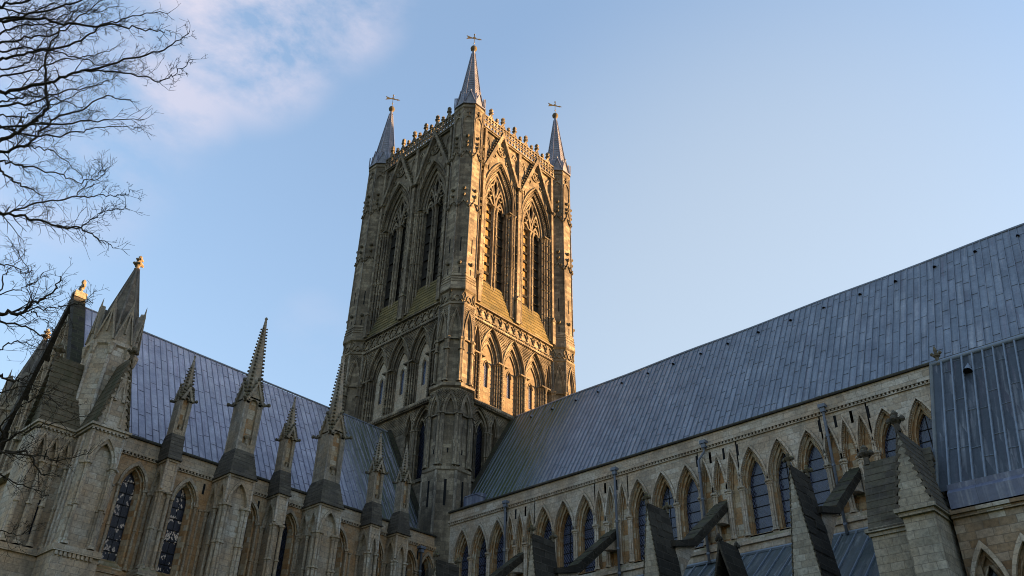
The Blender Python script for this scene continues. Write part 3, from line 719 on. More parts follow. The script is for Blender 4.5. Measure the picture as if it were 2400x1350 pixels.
# ------------------------------------------------------------------ nave
NY0, NY1 = 8.25, 64.0
NW = 7.9
nave = empty('nave', (0, 36, 0), 'long nave with a steep blue-grey lead roof above a row of pointed clerestory windows', 'church nave')
def part(mb, name, mat, parent):
    o = mb.make(name, mat)
    return under(o, parent)
def sub(mb, name, mat, partobj):
    o = mb.make(name, mat); o.parent = partobj; return o
wl = MB(swap)
bays = []
c0 = 11.92
k = 0
edges = [NY0]
cells = []
while True:
    c = c0 + 7.92*k
    for q in (-1.79, 0, 1.79): cells.append((c+q, .885, 'w'))
    b = c + 3.96
    for q in (-.92, 0, .92): cells.append((b+q, .45, 'b'))
    k += 1
    if c > 58: break
ZB, ZC, ZA = 16.95, 19.7, 22.2
prev = NY0
arches = []
for i,(c,w,t) in enumerate(cells):
    nxt = (c + w + (cells[i+1][0] - cells[i+1][1]))/2 if i+1 < len(cells) else NY1
    if c > NY1-2: nxt = NY1
    h = ZA - ZC - .1
    wl.aplate(prev, nxt, ZB, 22.68, arch(c,w,ZC,h), NW)
    oc = MB(swap); g2 = None
    if t == 'w':
        oc.recess(c,ZC,ZB,[(w,h,NW),(w-.13,h-.25,NW-.12),(w-.26,h-.52,NW-.25)],.05,NW-.5)
        wi = .60
        A2 = arch(c,wi,ZC-.05,1.72)
        oc.ring(arch(c,w-.26,ZC,h-.52), A2, NW-.42, ZB); oc.soffit(A2,NW-.42,NW-.72,ZB+.05)
        g2 = MB(swap); g2.fill(A2,NW-.62,ZB+.05)
        for zz in [17.4+.62*j for j in range(6)]:
            g2.cur = 1
            if zz < ZC+1.2: g2.box(c-wi+max(0,zz-ZC)*.2,c+wi-max(0,zz-ZC)*.2,NW-.63,NW-.59,zz,zz+.045)
        if abs((c-c0)/7.92 - round((c-c0)/7.92)) < .05: g2.box(c-.02,c+.02,NW-.63,NW-.59,ZB+.05,21.3)
        oc.dprism([(NW-.72,ZB+.0),(NW,ZB-.12),(NW,ZB+.02),(NW-.72,ZB+.2)],c-wi-.1,c+wi+.1)
    else:
        I = oc.recess(c,ZC,ZB,[(w,h,NW),(w-.1,h-.32,NW-.1),(w-.19,h-.64,NW-.2)],.04,NW-.28)
        oc.fill(I,NW-.28,ZB)
    oc.cur = 1
    oc.band(arch(c,w+.07,ZC,h+.14), arch(c,w-.04,ZC,h-.08), NW-.02, NW+.13)
    A = arch(c,w-.1,ZC,h-.2,10)
    for a,b in zip(A,A[1:]):
        for tt in (.25,.75): oc.lump(a[0]+(b[0]-a[0])*tt, NW+.03, a[1]+(b[1]-a[1])*tt, .035)
    lft = cells[i-1] if i else None
    u = c - w if not lft else (c - w + lft[0] + lft[1])/2      # clustered shaft shared with the arch to the left
    for q,d in ((-.1,.0),(0,.06),(.1,.0)): oc.shaft(u+q, NW+d-.02, ZB+.02, ZC, .062, (), .3, 6)
    oc.lathe(u, NW+.02, [(.2,ZC-.02),(.24,ZC+.02),(.24,ZC+.1),(.18,ZC+.14)],8,.5)
    oc.lump(u, NW+.12, ZC+.62 if w < .5 or (lft and lft[1] < .5) else ZC+.42, .085, .13)
    arches.append((oc,g2,t))
    prev = nxt
    if nxt == NY1: cells = cells[:i+1]; break
# wall strips above and below, corbel table, parapet
wl.box(NY0,NY1,6.6,NW-.02,22.66,22.8)
wl.poly([(NY0,NW,14),(NY1,NW,14),(NY1,NW,ZB),(NY0,NW,ZB)])
wl.box(NY0,NY1,NW-.02,NW+.14,16.5,16.68); wl.dprism([(NW-.1,16.68),(NW+.12,16.68),(NW-.05,ZB)],NY0,NY1)
wl.box(NY0,NY0+.02,6.6,NW,14,23.4)
pp = MB(swap)
pp.box(NY0,NY1,7.3,NW+.04,22.95,23.6)
cor = MB(swap); cor.box(NY0,NY1,7.3,NW+.16,22.8,22.95); cor.box(NY0,NY1,7.3,NW+.1,22.62,22.68)
y = NY0 + .1
while y < NY1: cor.dprism([(NW,22.68),(NW+.13,22.68),(NW+.13,22.8),(NW,22.8)],y,y+.11); y += .22
cop = MB(swap); cop.dprism([(7.2,23.58),(NW+.17,23.58),(NW+.17,23.66),(NW+.05,23.78),(7.2,23.84)],NY0-.1,NY1)
slots = MB(swap)
for c,w,t in cells:
    if t == 'b': 
        for q in (-.46,.46): 
            if rng.random() < .62: slots.box(c+q-.075,c+q+.075,NW-.02,NW+.006,21.72,22.42)
wl.rot_from(slots,mi=1); W0 = part(wl,'wall',[NAVE,BLACK],nave)
for oc,g2,t in arches:
    o = part(oc,'window' if t == 'w' else 'blind_arch',[OCHRE,NAVE],nave)
    if g2: sub(g2,'glass',[GLASSN,BLACK],o)
pp.rot_from(cor); pw = part(pp,'parapet',NAVE,nave); sub(cop,'coping',DARKST,pw)
rm = MB(); roof_plane(rm,AY,7.5,NY1,(0,34.65),(6.55,23.45)); roof_plane(rm,AY,7.5,NY1,(0,34.65),(-6.55,23.45))
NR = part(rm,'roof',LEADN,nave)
sm = MB(); rolls(sm,AY,7.75,NY1,.42,(0,34.65),(6.5,23.55),.024,.07,2.3); sub(sm,'lead_rolls',SEAM,NR)
rd = MB(); rd.tube([(0,7.5+i*1.4,34.68+.065*math.sin((7.5+i*1.4)*.55)*.5) for i in range(41)],.09,6); sub(rd,'ridge_roll',SEAM,NR)
gut = MB(); gut.box(6.3,7.3,NY0,NY1,23.2,23.42); gut.box(-8,-6.3,NY0,NY1,10,23.4); sub(gut,'gutter',LEADDK,NR)
fl = MB()
fl.poly([(0,7.55,35.0),(6.6,7.55,23.9),(6.6,8.0,23.75),(0,8.0,34.8)]); fl.poly([(0,8.0,34.8),(6.6,8.0,23.75),(6.6,8.0,23.45),(0,8.0,34.5)])
part(fl,'roof_flashing',DARKST,nave)
# chimney-like lead box at the roof foot next to the tower
lb = MB(); lb.box(6.2,7.2,9.3,10.6,23.4,24.9); lb.prism([(6.15,24.85),(7.25,24.85),(7.0,25.05),(6.15,25.2)],9.25,10.65); part(lb,'hatch_box',FLASH,nave)
# little vent hoods under the ridge
def vent(mb, y, s, sc, r, e, fnx):
    L_ = math.hypot(e[0]-r[0], e[1]-r[1]); dx, dz = (e[0]-r[0])/L_, (e[1]-r[1])/L_; nx, nz = -dz, dx
    if nz < 0: nx, nz = -nx, -nz
    def q(a, t, h): return fnx(y+a*sc, r[0]+dx*(s+t*sc)+nx*h*sc, r[1]+dz*(s+t*sc)+nz*h*sc)
    top = q(0,-.55,.02); n = 7; rim = [q(.17*math.cos(math.pi*i/n), .12, .05+.26*math.sin(math.pi*i/n)) for i in range(n+1)]
    b = [mb.v.append(v) or len(mb.v)-1 for v in [top]+rim]
    for i in range(n): mb.idx([b[0],b[i+1],b[i+2]],True)
    return [q(.13*math.cos(math.pi*i/n), .09, .04+.2*math.sin(math.pi*i/n)) for i in range(n+1)]
y = 10.3
while y < 58:
    v = MB(); hole = vent(v,y,1.15,.72,(0,34.65),(6.5,23.55),AY); vo = part(v,'roof_vent',SEAM,nave)
    hb = MB(); hb.poly(hole); sub(hb,'vent_hole',BLACK,vo)
    y += 2.45 + rng.uniform(-.15,.15)
# downpipes
for yp,dx,mat,bend in ((14.62,0,PIPE,0),(24.32,0,PIPE,0),(31.04,-.45,PIPE,1),(38.71,.1,PIPE,0)):
    m = MB(); x = NW+.24
    for (a0,a1,b0,b1,z0,z1) in ((NW,NW+.4,yp-.2,yp+.2,22.95,23.15),(NW+.05,NW+.34,yp-.13,yp+.13,22.7,22.95)):
        i = [m.v.append(q) or len(m.v)-1 for q in ((a0,b0,z0),(a1,b0,z0),(a1,b1,z0),(a0,b1,z0),(a0,b0,z1),(a1,b0,z1),(a1,b1,z1),(a0,b1,z1))]
        for q in ((0,1,2,3),(4,5,6,7),(0,1,5,4),(1,2,6,5),(2,3,7,6),(3,0,4,7)): m.idx([i[k2] for k2 in q])
    pts = [(x,yp,22.75),(x,yp,22.45)] + ([(x,yp+dx,22.0)] if bend else []) + [(x,yp+(dx if bend else 0),15.85)]
    m.tube(pts,.078,8); yy = yp+(dx if bend else 0)
    for z in (21.3,19.6,17.9,16.4): m.lathe(x,yy,[(.08,z-.07),(.11,z-.06),(.11,z+.06),(.08,z+.07)],8)
    part(m,'downpipe',mat,nave)
# aisle: lean-to roof and outer wall
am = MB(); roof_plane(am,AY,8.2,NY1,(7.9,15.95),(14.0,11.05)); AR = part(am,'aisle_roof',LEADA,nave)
as_ = MB(); rolls(as_,AY,8.3,NY1,.8,(7.95,15.93),(14.0,11.05),.035,.08); as_.tube([(8.0,8.3,15.98),(8.0,NY1,15.98)],.1,6,False); sub(as_,'lead_rolls',SEAMD,AR)
aw = MB(swap)
for k in range(8):
    y0 = NY0 + k*7.92 if k else NY0; y1 = min(NY1, 11.92+3.96+7.92*k); y0 = NY0 if k == 0 else 11.92-3.96+7.92*k
    if y0 >= NY1: break
    cy = (y0+y1)/2
    A = arch(cy,1.2,7.5,2.6); aw.aplate(y0,y1,0,11.2,A,14.3); aw.recess(cy,7.5,3.0,[(1.2,2.6,14.3),(1.0,2.2,14.1)],.08,13.8)
    aw.box(y0,y1,14.3,14.34,0,.05)
    gq = MB(swap); gq.fill(arch(cy,1.0,7.5,2.2),13.85,3.0); part(gq,'aisle_window',GLASSN,nave)
aw.box(NY0,NY1,13.9,14.5,11.2,11.5)
part(aw,'aisle_wall',PATCHY,nave)

# ------------------------------------------------------------------ flying buttresses against the nave
FB_LABELS = ['flying buttress by the tower end of the nave, only its cap and arch tip showing', 'mossy flying buttress whose arch meets the wall behind the second downpipe from the tower',
             'dark capped flying buttress between the two tallest downpipes near the middle of the nave', 'largest flying buttress, pale gable front, close to the lead-roofed chapel']
def flying(y, label):
    e = empty('flying_buttress', (14.6, y, 0), label, 'flying buttress', 'flying buttresses along the nave')
    hw = .62
    pr = MB(); pr.box(13.3,15.75,y-hw,y+hw,0,11.6); pr.box(13.3,15.45,y-.3,y+.3,11.6,14.6)
    pier = part(pr,'pier',GREYST,e)
    # steep saddleback cap, ridge along X
    cp = MB(swap)   # u = Y, d = X
    ra, rb, zr, ze = 13.65, 15.5, 17.15, 11.5; W2 = .76
    for sg in (-1,1):
        n = 14
        for k in range(n):
            t0,t1 = k/n,(k+1)/n; xs = [ra-.1] + sorted(ra+(rb-ra)*(q+random.Random(k*7+int(y)).uniform(-.06,.06)) for q in ((.33,.68) if k % 2 else (.5,))) + [rb+.02]
            for xa,xb in zip(xs,xs[1:]):
                j_ = rng.uniform(-.018,.018)
                cp.prism([(y+sg*(W2*t0+j_*(k>0)), zr-(zr-ze)*t0),(y+sg*(W2*t1+.008+j_), zr-(zr-ze)*t1),(y+sg*(W2*t1+j_), zr-(zr-ze)*t1-.01),(y+sg*max(0,W2*t0-.12), zr-(zr-ze)*t0-.12)], xa, xb-.006)
    gf = MB(swap); gf.prism([(y-W2+.07,ze),(y+W2-.07,ze),(y,zr-.35)],13.55,15.53); sub(gf,'gable_front',GREYST,pier)
    ck = MB(swap)
    for sg in (-1,1):
        for k in range(22):
            t = (k+.5)/22; ck.lump(y+sg*(W2*t-.03), 15.56, zr-(zr-ze)*t, .035, .08)
    for d in (rb+.02, ra):
        ck.lathe(y,d,[(.1,zr-.1),(.08,zr+.12),(.14,zr+.18),(.2,zr+.28),(.08,zr+.34),(.1,zr+.45),(.03,zr+.52)],6)
        for sg in (-1,1): ck.lump(y+sg*.2,d,zr+.22,.1,.1)
    cp.rot_from(ck,mi=1); part(cp,'saddleback_cap',[DARKST,CROCKET],e)
    # the flying arch from pier to wall
    fm = MB(swap); top = [(13.6,15.35),(12.5,15.55),(11.9,15.9),(7.75,19.05)]; n = 9
    low_ = [(13.6-(13.6-7.75)*i/n, 13.2 + 4.7*math.sin(math.pi/2*i/n)**.9) for i in range(n+1)]
    fm.dprism(top[:3]+[(7.75,18.75)]+low_[::-1], y-.29, y+.29)
    arc = part(fm,'arch',NAVE,e)
    fc = MB(swap); rb_ = random.Random(int(y*10)); nb_ = 8
    for k in range(nb_):
        t0,t1 = k/nb_+.004,(k+1)/nb_-.004; j,j2 = rb_.uniform(-.02,.02),rb_.uniform(-.02,.02); q = lambda t,zz: (11.95+(7.7-11.95)*t, zz+3.23*t)
        fc.dprism([(q(t0,0)[0]-.1,q(t0,15.84)[1]),(q(t0,0)[0],q(t0,16.12+j)[1]),(q(t1,0)[0],q(t1,16.12+j)[1]),(q(t1,0)[0]-.1,q(t1,15.84)[1])], y-.39+j2, y+.39+j2)
    fc.dprism([(13.9,15.2),(13.9,15.5),(11.8,16.0),(11.8,15.7)], y-.5, y+.5)
    fc.dprism([(11.6,15.72),(11.8,15.95),(7.9,18.92),(7.9,18.62)], y-.34, y+.34)
    sub(fc,'coping',DARKST,arc)
    return e
for y,lb_ in zip((15.85,23.75,31.65,39.6),FB_LABELS): flying(y,lb_)
# low gabled buttress on the aisle wall between two flyers
e = empty('aisle_buttress', (14.8, 35.6, 0), 'low dark gabled buttress poking up beside the aisle roof', 'buttress')
m = MB(swap); m.box(35.0,36.2,14.0,15.6,0,11.4); part(m,'pier',PATCHY,e)
m = MB(swap)
for sg in (-1,1): m.prism([(35.6,14.45),(35.6+sg*.72,11.6),(35.6+sg*.72,11.4),(35.6,14.0)],13.9,15.65)
for d in (14.0,15.6): m.lump(35.6,d,14.55,.12,.16); m.lump(35.72,d,14.45,.09,.1); m.lump(35.48,d,14.45,.09,.1)
part(m,'saddleback_cap',DARKST,e)

# ------------------------------------------------------------------ chapel on the right
CY0, CY1, CX = 46.9, 64.0, 18.9
chapel = empty('chapel', (16, 55, 0), 'chapel with a steep dark lead roof projecting from the nave aisle at the right edge', 'chapel')
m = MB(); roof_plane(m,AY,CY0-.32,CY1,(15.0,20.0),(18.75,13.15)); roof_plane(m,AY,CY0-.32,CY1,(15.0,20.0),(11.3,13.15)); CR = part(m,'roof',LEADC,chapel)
m = MB(); rolls(m,AY,CY0-.25,CY1,.42,(15.0,20.0),(18.7,13.25),.04,.085,2.6,9)
m.tube([(15,CY0-.35+i*1.7,20.05) for i in range(11)],.12,6); m.tube([(15,CY0-.32,20.0),(18.75,CY0-.32,13.2)],.09,6); sub(m,'lead_rolls',SEAMD,CR)
m = MB(); m.fn = swap; m.dprism([(18.55,13.25),(18.72,13.3),(19.12,12.98),(19.12,12.35),(18.5,12.35)],CY0+.1,CY1); m.box(CY0+.1,CY1,18.6,18.9,13.15,13.36); sub(m,'lead_apron',FLASH,CR)
for yv,s in ((48.1,1.2),(51.6,1.1)):
    v = MB(); hole = vent(v,yv,s,1.15,(15.0,20.0),(18.7,13.25),AY); vo = part(v,'roof_vent',SEAMD,chapel); hb = MB(); hb.poly(hole); sub(hb,'vent_hole',BLACK,vo)
m = MB(swap)
CBAYS = [(47.6,52.2),(52.2,56.8),(56.8,61.4)]
ca = []
prev = CY0
for k in range(13):
    c = 47.6 + 1.33*k; nxt = c + .665 if k < 12 else CY1; cs = MB(swap); h = 1.85
    m.aplate(prev,nxt,0,12.15,arch(c,.64,9.2,h),CX); prev = nxt
    cs.recess(c,9.2,3.5,[(.64,h,CX),(.52,h-.3,CX-.13),(.40,h-.6,CX-.26)],.05,CX-.55)
    cs.dprism([(CX-.6,3.4),(CX+.05,3.4),(CX+.05,3.5),(CX-.6,3.7)],c-.64,c+.64)
    cs.cur = 1; cs.band(arch(c,.70,9.2,h+.16),arch(c,.58,9.2,h-.12),CX-.02,CX+.14)
    cs.shaft(c-.665,CX+.03,3.6,9.2,.08,(6.4,),.3,7)
    g2 = MB(swap); g2.fill(arch(c,.40,9.2,h-.6),CX-.5,3.5); ca.append((cs,g2))
m.box(CY0,CY1,CX-.3,CX+.12,12.1,12.22); m.box(CY0,CY1,CX-.3,CX+.22,12.22,12.4)
CWL = part(m,'wall',PATCHY,chapel)
for cs,g2 in ca: sub(g2,'glass',GLASST,part(cs,'window',[PATCHY,NAVE],chapel))
# end wall with gable facing the tower
m = MB(); m.prism([(11.3,0),(18.86,0),(18.86,12.25),(15,19.9),(11.3,13.1)],CY0-.02,CY0+.5) 
sub(m,'gable_wall',PATCHY,CWL)
m = MB(); m.lathe(15,CY0,[(.12,19.9),(.08,20.3),(.16,20.36),(.17,20.46),(.07,20.52),(.08,20.66),(.03,20.85)],6)
for a in (-.17,.17): m.lump(15,CY0+a,20.5,.08,.08)
part(m,'gable_finial',CROCKET,chapel)
# clasping corner buttresses with saddleback tops
def saddle(name, ax, mat_f, lo, hi, mid_, hw, z0, ze, zr, parent, finz=True):
    """pier pointing along ax ('x' or '-y'): gabled end at hi"""
    f = swap if ax == 'x' else (lambda u,d,z: (u, d, z))
    b = MB(f); b.box(mid_-hw+.12,mid_+hw-.12,min(lo,hi),max(lo,hi)-(.1 if hi>lo else -.0),z0,ze); o = part(b,'corner_buttress',mat_f,parent)
    b = MB(f); s = 1 if hi > lo else -1
    for zz,ex in ((ze-.02,.06),(ze+.12,.16)): b.box(mid_-hw-ex+.1,mid_+hw+ex-.1,min(lo,hi)-(ex if s<0 else 0),max(lo,hi)+(ex if s>0 else 0),zz,zz+.14)
    sub(b,'string_course',mat_f,o)
    g_ = MB(f); g_.prism([(mid_-hw+.05,ze+.2),(mid_+hw-.05,ze+.2),(mid_,zr-.15)],hi-s*.5,hi-s*.02); sub(g_,'gable_front',mat_f,o)
    c = MB(f); n = 10
    for sg in (-1,1):
        for k in range(n):
            t0,t1 = k/n,(k+1)/n; W2 = hw+.06; za = zr; zb_ = ze+.2
            c.prism([(mid_+sg*W2*t0, za-(za-zb_)*t0),(mid_+sg*(W2*t1+.018), za-(za-zb_)*t1),(mid_+sg*(W2*t1), za-(za-zb_)*t1-.03),(mid_+sg*max(0,W2*t0-.15), za-(za-zb_)*t0-.1)], min(lo,hi), max(lo,hi)-s*0)
    c.lathe(mid_,hi-s*.15,[(.12,zr-.1),(.1,zr+.2),(.2,zr+.3),(.26,zr+.4),(.1,zr+.48),(.15,zr+.62),(.04,zr+.75)],6)
    for q in (-.24,.24): c.lump(mid_+q,hi-s*.15,zr+.38,.12,.12); 
    c.lump(mid_,hi-s*.15+.22,zr+.38,.12,.12); c.lump(mid_,hi-s*.15-.22,zr+.38,.12,.12)
    sub(c,'saddleback_cap',SOOTD,o)
    return o
saddle('b','x',GREYST,17.6,20.35,46.2,.66,0,12.1,15.35,chapel)
saddle('b','-y',GREYST,46.6,43.95,18.2,.9,0,12.05,15.2,chapel)

m = MB(); m.prism([(-7.9,0),(7.9,0),(7.9,23.7),(6.4,23.9),(0,34.6),(-6.4,23.9),(-7.9,23.7)],64.0,104.0); part(m,'west_bays',NAVE,nave)
# ------------------------------------------------------------------ transept
TW = 7.9; TX0, TX1 = 8.3, 33.75
trans = empty('transept', (22, 0, 0), 'transept with purplish lead roof and lancet windows, between tower and gabled front', 'church transept')
m = MB()
WX = [(31.85,.80),(28.6,.80),(24.35,.80),(21.35,.80),(17.35,.80),(13.95,.6),(11.05,.8),(9.25,.72)]
WXs = sorted(WX); prev = TX0
wins = []
for i,(c,w) in enumerate(WXs):
    nxt = (c + WXs[i+1][0])/2 if i+1 < len(WXs) else TX1
    m.aplate(prev,nxt,14.42,20.72,arch(c,w-.1,18.95,1.32),TW); oc = MB()
    oc.recess(c,18.95,14.42,[(w-.1,1.32,TW),(w-.22,1.16,TW-.16)],.05,None)
    A0 = arch(c,w-.22,18.95,1.16); A1 = arch(c,.42 if w > .65 else .36,18.95,1.02)
    for a,b,a2,b2 in zip(A0,A0[1:],A1,A1[1:]): oc.poly([(a[0],TW-.16,a[1]),(b[0],TW-.16,b[1]),(b2[0],TW-.5,b2[1]),(a2[0],TW-.5,a2[1])])
    for q in (0,-1): oc.poly([(A0[q][0],TW-.16,14.42),(A0[q][0],TW-.16,18.95),(A1[q][0],TW-.5,18.95),(A1[q][0],TW-.5,14.6)])
    oc.dprism([(TW-.55,14.42),(TW,14.42),(TW,14.5),(TW-.5,14.95)],c-w+.1,c+w-.1)
    oc.soffit(A1,TW-.5,TW-.7,14.6)
    g2 = MB(); g2.fill(A1,TW-.58,14.9)
    for j in range(7):
        zz = 15.4 + j*.66
        if zz < 19.6: g2.cur = 1; g2.box(c-.42,c+.42,TW-.59,TW-.545,zz,zz+.045)
    g2.box(c-.012,c+.012,TW-.59,TW-.56,14.9,19.8)
    wins.append((oc, g2, GLASSB if 26 < c < 33 else GLASST)); oc.cur = 1; s2 = hd = oc
    hd.band(arch(c,w+.06,18.95,1.56),arch(c,w-.06,18.95,1.3),TW-.02,TW+.13)
    for sg in (-1,1):
        s2.shaft(c+sg*(w-.02),TW+.05,14.45,18.95,.075,(16.65,),.3,7)
        hd.lump(c+sg*(w+.04),TW+.1,18.95,.1,.1)
        # pilaster shafts towards the buttresses
        if w > .7: s2.shaft(c+sg*(w+.32),TW+.04,14.45,18.8,.07,(16.65,),.28,7)
    prev = nxt
m.box(TX0,TX1,7.4,TW-.02,20.7,20.8)
m.box(TX0,TX1,6.5,TW-.75,0,14.4); m.box(TX0,TX1,7.0,TW+.08,0,14.1)
m.box(TX0,TX1,TW-.02,TW+.16,14.12,14.3); m.dprism([(TW-.05,14.3),(TW+.14,14.3),(TW-.02,14.44)],TX0,TX1)
m.box(TX0,TX0+.02,6.6,TW,14,21.8)
slots = MB()
for c in (26.95-.2,27.55,23.3+.4,18.2,10.2): slots.box(c-.07,c+.07,TW-.02,TW+.006,19.75,20.4)
m.rot_from(slots,mi=1); TWL = part(m,'wall',[TWALL,BLACK],trans)
for oc,g2,mt in wins:
    o = sub(g2,'glass',[mt,BLACK],part(oc,'window',[OCHRE,TRANS],trans))
    if mt is GLASSB: o['label'] = 'dark leaded glass with sky reflections painted as pale panes'
m = MB(); m.box(TX0,TX1,7.1,TW+.04,20.98,21.72)
m.box(TX0,TX1,7.1,TW+.15,20.85,20.98); m.box(TX0,TX1,7.1,TW+.09,20.68,20.73)
x = TX0
while x < TX1-.1: m.box(x,x+.11,TW,TW+.13,20.73,20.85); x += .22
pw = part(m,'parapet',TRANS,trans)
m = MB(); m.dprism([(7.0,21.72),(TW+.16,21.72),(TW+.16,21.8),(TW+.04,21.92),(7.0,21.98)],TX0-.2,TX1); sub(m,'coping',DARKST,pw)
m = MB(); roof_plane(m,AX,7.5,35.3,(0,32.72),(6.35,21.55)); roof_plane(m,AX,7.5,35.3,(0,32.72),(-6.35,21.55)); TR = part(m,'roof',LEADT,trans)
m = MB(); rolls(m,AX,7.8,35.2,.46,(0,32.72),(6.3,21.65),.022,.05,2.4,5); sub(m,'lead_rolls',plain('transept_lead_roll',(0.20,0.195,0.25),.45,.45),TR)
m = MB(); m.tube([(7.5+i*1.4,0,32.76) for i in range(21)],.08,6); sub(m,'ridge_roll',SEAM,TR)
m = MB(); m.box(TX0,TX1,6.1,7.1,21.4,21.6); m.box(TX0,TX1,-8,-6.1,10,21.6); sub(m,'gutter',LEADDK,TR)
m = MB()
m.poly([(7.55,0,33.1),(7.55,6.4,22.0),(8.0,6.4,21.85),(8.0,0,32.9)]); m.poly([(8.0,0,32.9),(8.0,6.4,21.85),(8.0,6.4,21.5),(8.0,0,32.55)]); part(m,'roof_flashing',DARKST,trans)
m = MB(); m.box(17.6,18.35,6.2,6.9,21.6,22.75); m.box(17.5,18.45,6.1,7.0,22.75,22.8); part(m,'hatch_box',FLASH,trans)
m = MB(); x0,y0 = 10.05,TW+.24
m.box(x0-.26,x0+.26,TW,TW+.42,20.5,20.68); m.box(x0-.14,x0+.14,TW+.05,TW+.36,20.25,20.5); m.tube([(x0,y0,20.3),(x0,y0,3)],.09,8)
for z in (18.9,17,15,13): m.lathe(x0,y0,[(.09,z-.06),(.12,z-.05),(.12,z+.05),(.09,z+.06)],8)
part(m,'downpipe',PIPE,trans)

# gabled front with its two corner turrets
m = MB(swap)   # u = Y, d = X
FX = 35.45
m.prism([(-6.3,14.4),(6.3,14.4),(6.3,22.3),(0,33.35),(-6.3,22.3)],35.25,FX)
m.box(-6.3,6.3,34.9,FX+.15,0,14.4)
for c,zs,h,w in ((0,29.0,2.6,.62),(-1.55,26.6,2.0,.6),(1.55,26.6,2.0,.6),(-3.05,24.4,1.8,.55),(3.05,24.4,1.8,.55)):
    m.band(arch(c,w+.12,zs,h+.25),arch(c,w,zs,h),FX-.05,FX+.42); m.band(arch(c,w,zs,h),arch(c,w-.15,zs,h-.3),FX-.05,FX+.25)
    for sg in (-1,1): m.shaft(c+sg*w,FX+.28,zs-3.2,zs,.1,(),.35,7); m.box(c+sg*w-.12,c+sg*w+.12,FX-.05,FX+.2,zs-3.2,zs)
m.box(-6.0,6.0,FX-.1,FX+.5,20.7,20.95); m.box(-6.0,6.0,FX-.1,FX+.45,14.2,14.45)
for c in (-3.2,0,3.2):
    m.band(arch(c,1.3,17.8,2.6),arch(c,1.05,17.8,2.2),FX-.05,FX+.35); m.band(arch(c,1.05,17.8,2.2),arch(c,.85,17.8,1.85),FX-.05,FX+.2)
    for sg in (-1,1):
        for q in (.95,1.18): m.shaft(c+sg*q,FX+.25,14.5,17.8,.1,(16.1,),.35,7)
TF = part(m,'gable_wall',TRANS,trans)
m = MB(swap)
for c,zs,h,w in ((0,29.0,2.3,.46),(-1.55,26.6,1.7,.44),(1.55,26.6,1.7,.44),(-3.05,24.4,1.5,.4),(3.05,24.4,1.5,.4)): m.fill(arch(c,w,zs,h),FX+.012,zs-3.2)
for c in (-3.2,0,3.2): m.fill(arch(c,.85,17.8,1.85),FX+.012,14.6)
sub(m,'blind_lancet',BLACK,TF)
m = MB(swap)
for sg in (-1,1): m.prism([(sg*6.5,22.35),(sg*6.1,21.9),(0,32.75),(0,33.6)],35.2,36.0)
sub(m,'gable_coping',DARKST,TF)
m = MB(); m.box(35.2,36.0,-.3,.3,33.2,33.65); m.tube([(35.6,0,33.6),(35.6,0,34.5)],.11,6); m.tube([(35.6,-.3,34.15),(35.6,.3,34.15)],.1,6); m.lump(35.6,0,34.55,.17,.2); m.lump(35.6,0,34.12,.2,.12)
for q in (-.32,.32): m.lump(35.6,q,34.15,.13,.13)
part(m,'gable_cross',PINN,trans)

def corner_turret(sy):
    cx, cy = 34.85, sy*7.0
    def fn(x,y,z): return (cx+x, cy+y*sy, z)
    t = MB(fn); octa(t,[(1.22,14),(1.22,26.6),(1.34,26.7),(1.34,26.95),(1.2,27.0),(1.05,28.2)])
    for k in range(8):
        a = math.pi/8+k*math.pi/4; r = 1.22/math.cos(math.pi/8)
        t.tube([(r*math.cos(a),r*math.sin(a),14),(r*math.cos(a),r*math.sin(a),26.3)],.1,6)
        t.lathe(r*1.02*math.cos(a),r*1.02*math.sin(a),[(.1,26.0),(.14,26.1),(.22,26.5),(.24,26.7)],7)
    body = part(t,'corner_turret',TRANS if sy > 0 else PINN,trans)
    sp = MB(fn); octa(sp,[(1.2,26.95),(1.02,28.4),(.1,32.85)])
    for k in range(8):
        a = math.pi/8+k*math.pi/4; q = 1/math.cos(math.pi/8)
        sp.tube([(1.02*q*math.cos(a),1.02*q*math.sin(a),28.4),(.1*q*math.cos(a),.1*q*math.sin(a),32.8)],.075,5)
        sp.tube([(1.24*q*math.cos(a),1.24*q*math.sin(a),26.9),(1.2*q*math.cos(a),1.2*q*math.sin(a),29.0)],.07,5)
    def gb(mm,a):
        mm.cur = 1; mm.prism([(-.5,26.95),(.5,26.95),(0,29.0)],a-.3,a+.1)
        for sg in (-1,1): mm.prism([(sg*.57,26.95),(sg*.49,26.95),(0,29.1),(0,29.5)],a-.1,a+.22)
        mm.cur = 0
        for sg in (-1,1): mm.prism([(sg*.5,26.95),(sg*.44,26.95),(0,29.0),(0,29.3)],a-.9,a-.1)
        mm.cur = 1; mm.lathe(0,a+.16,[(.07,29.2),(.05,29.6),(.01,30.0)],5)
        mm.box(-.045,.045,a,a+.24,27.5,29.3)
    e8 = MB(); eight(e8,gb,1.2); 
    sp.rot_from(e8,fn)
    so = sub(sp,'spire',[SOOTY,PINN],body)
    fi = MB(fn); fi.lathe(0,0,[(.14,32.75),(.2,32.85),(.1,32.95),(.12,33.1),(.3,33.2),(.28,33.3),(.1,33.36),(.11,33.48),(.22,33.55),(.2,33.63),(.08,33.68),(.14,33.78),(.03,33.9)],7)
    for k in range(4):
        a = k*math.pi/2; fi.lump(.28*math.cos(a),.28*math.sin(a),33.22,.1,.09); fi.lump(.2*math.cos(a),.2*math.sin(a),33.58,.07,.07)
    sub(fi,'finial',PINN,body)
corner_turret(1); corner_turret(-1)
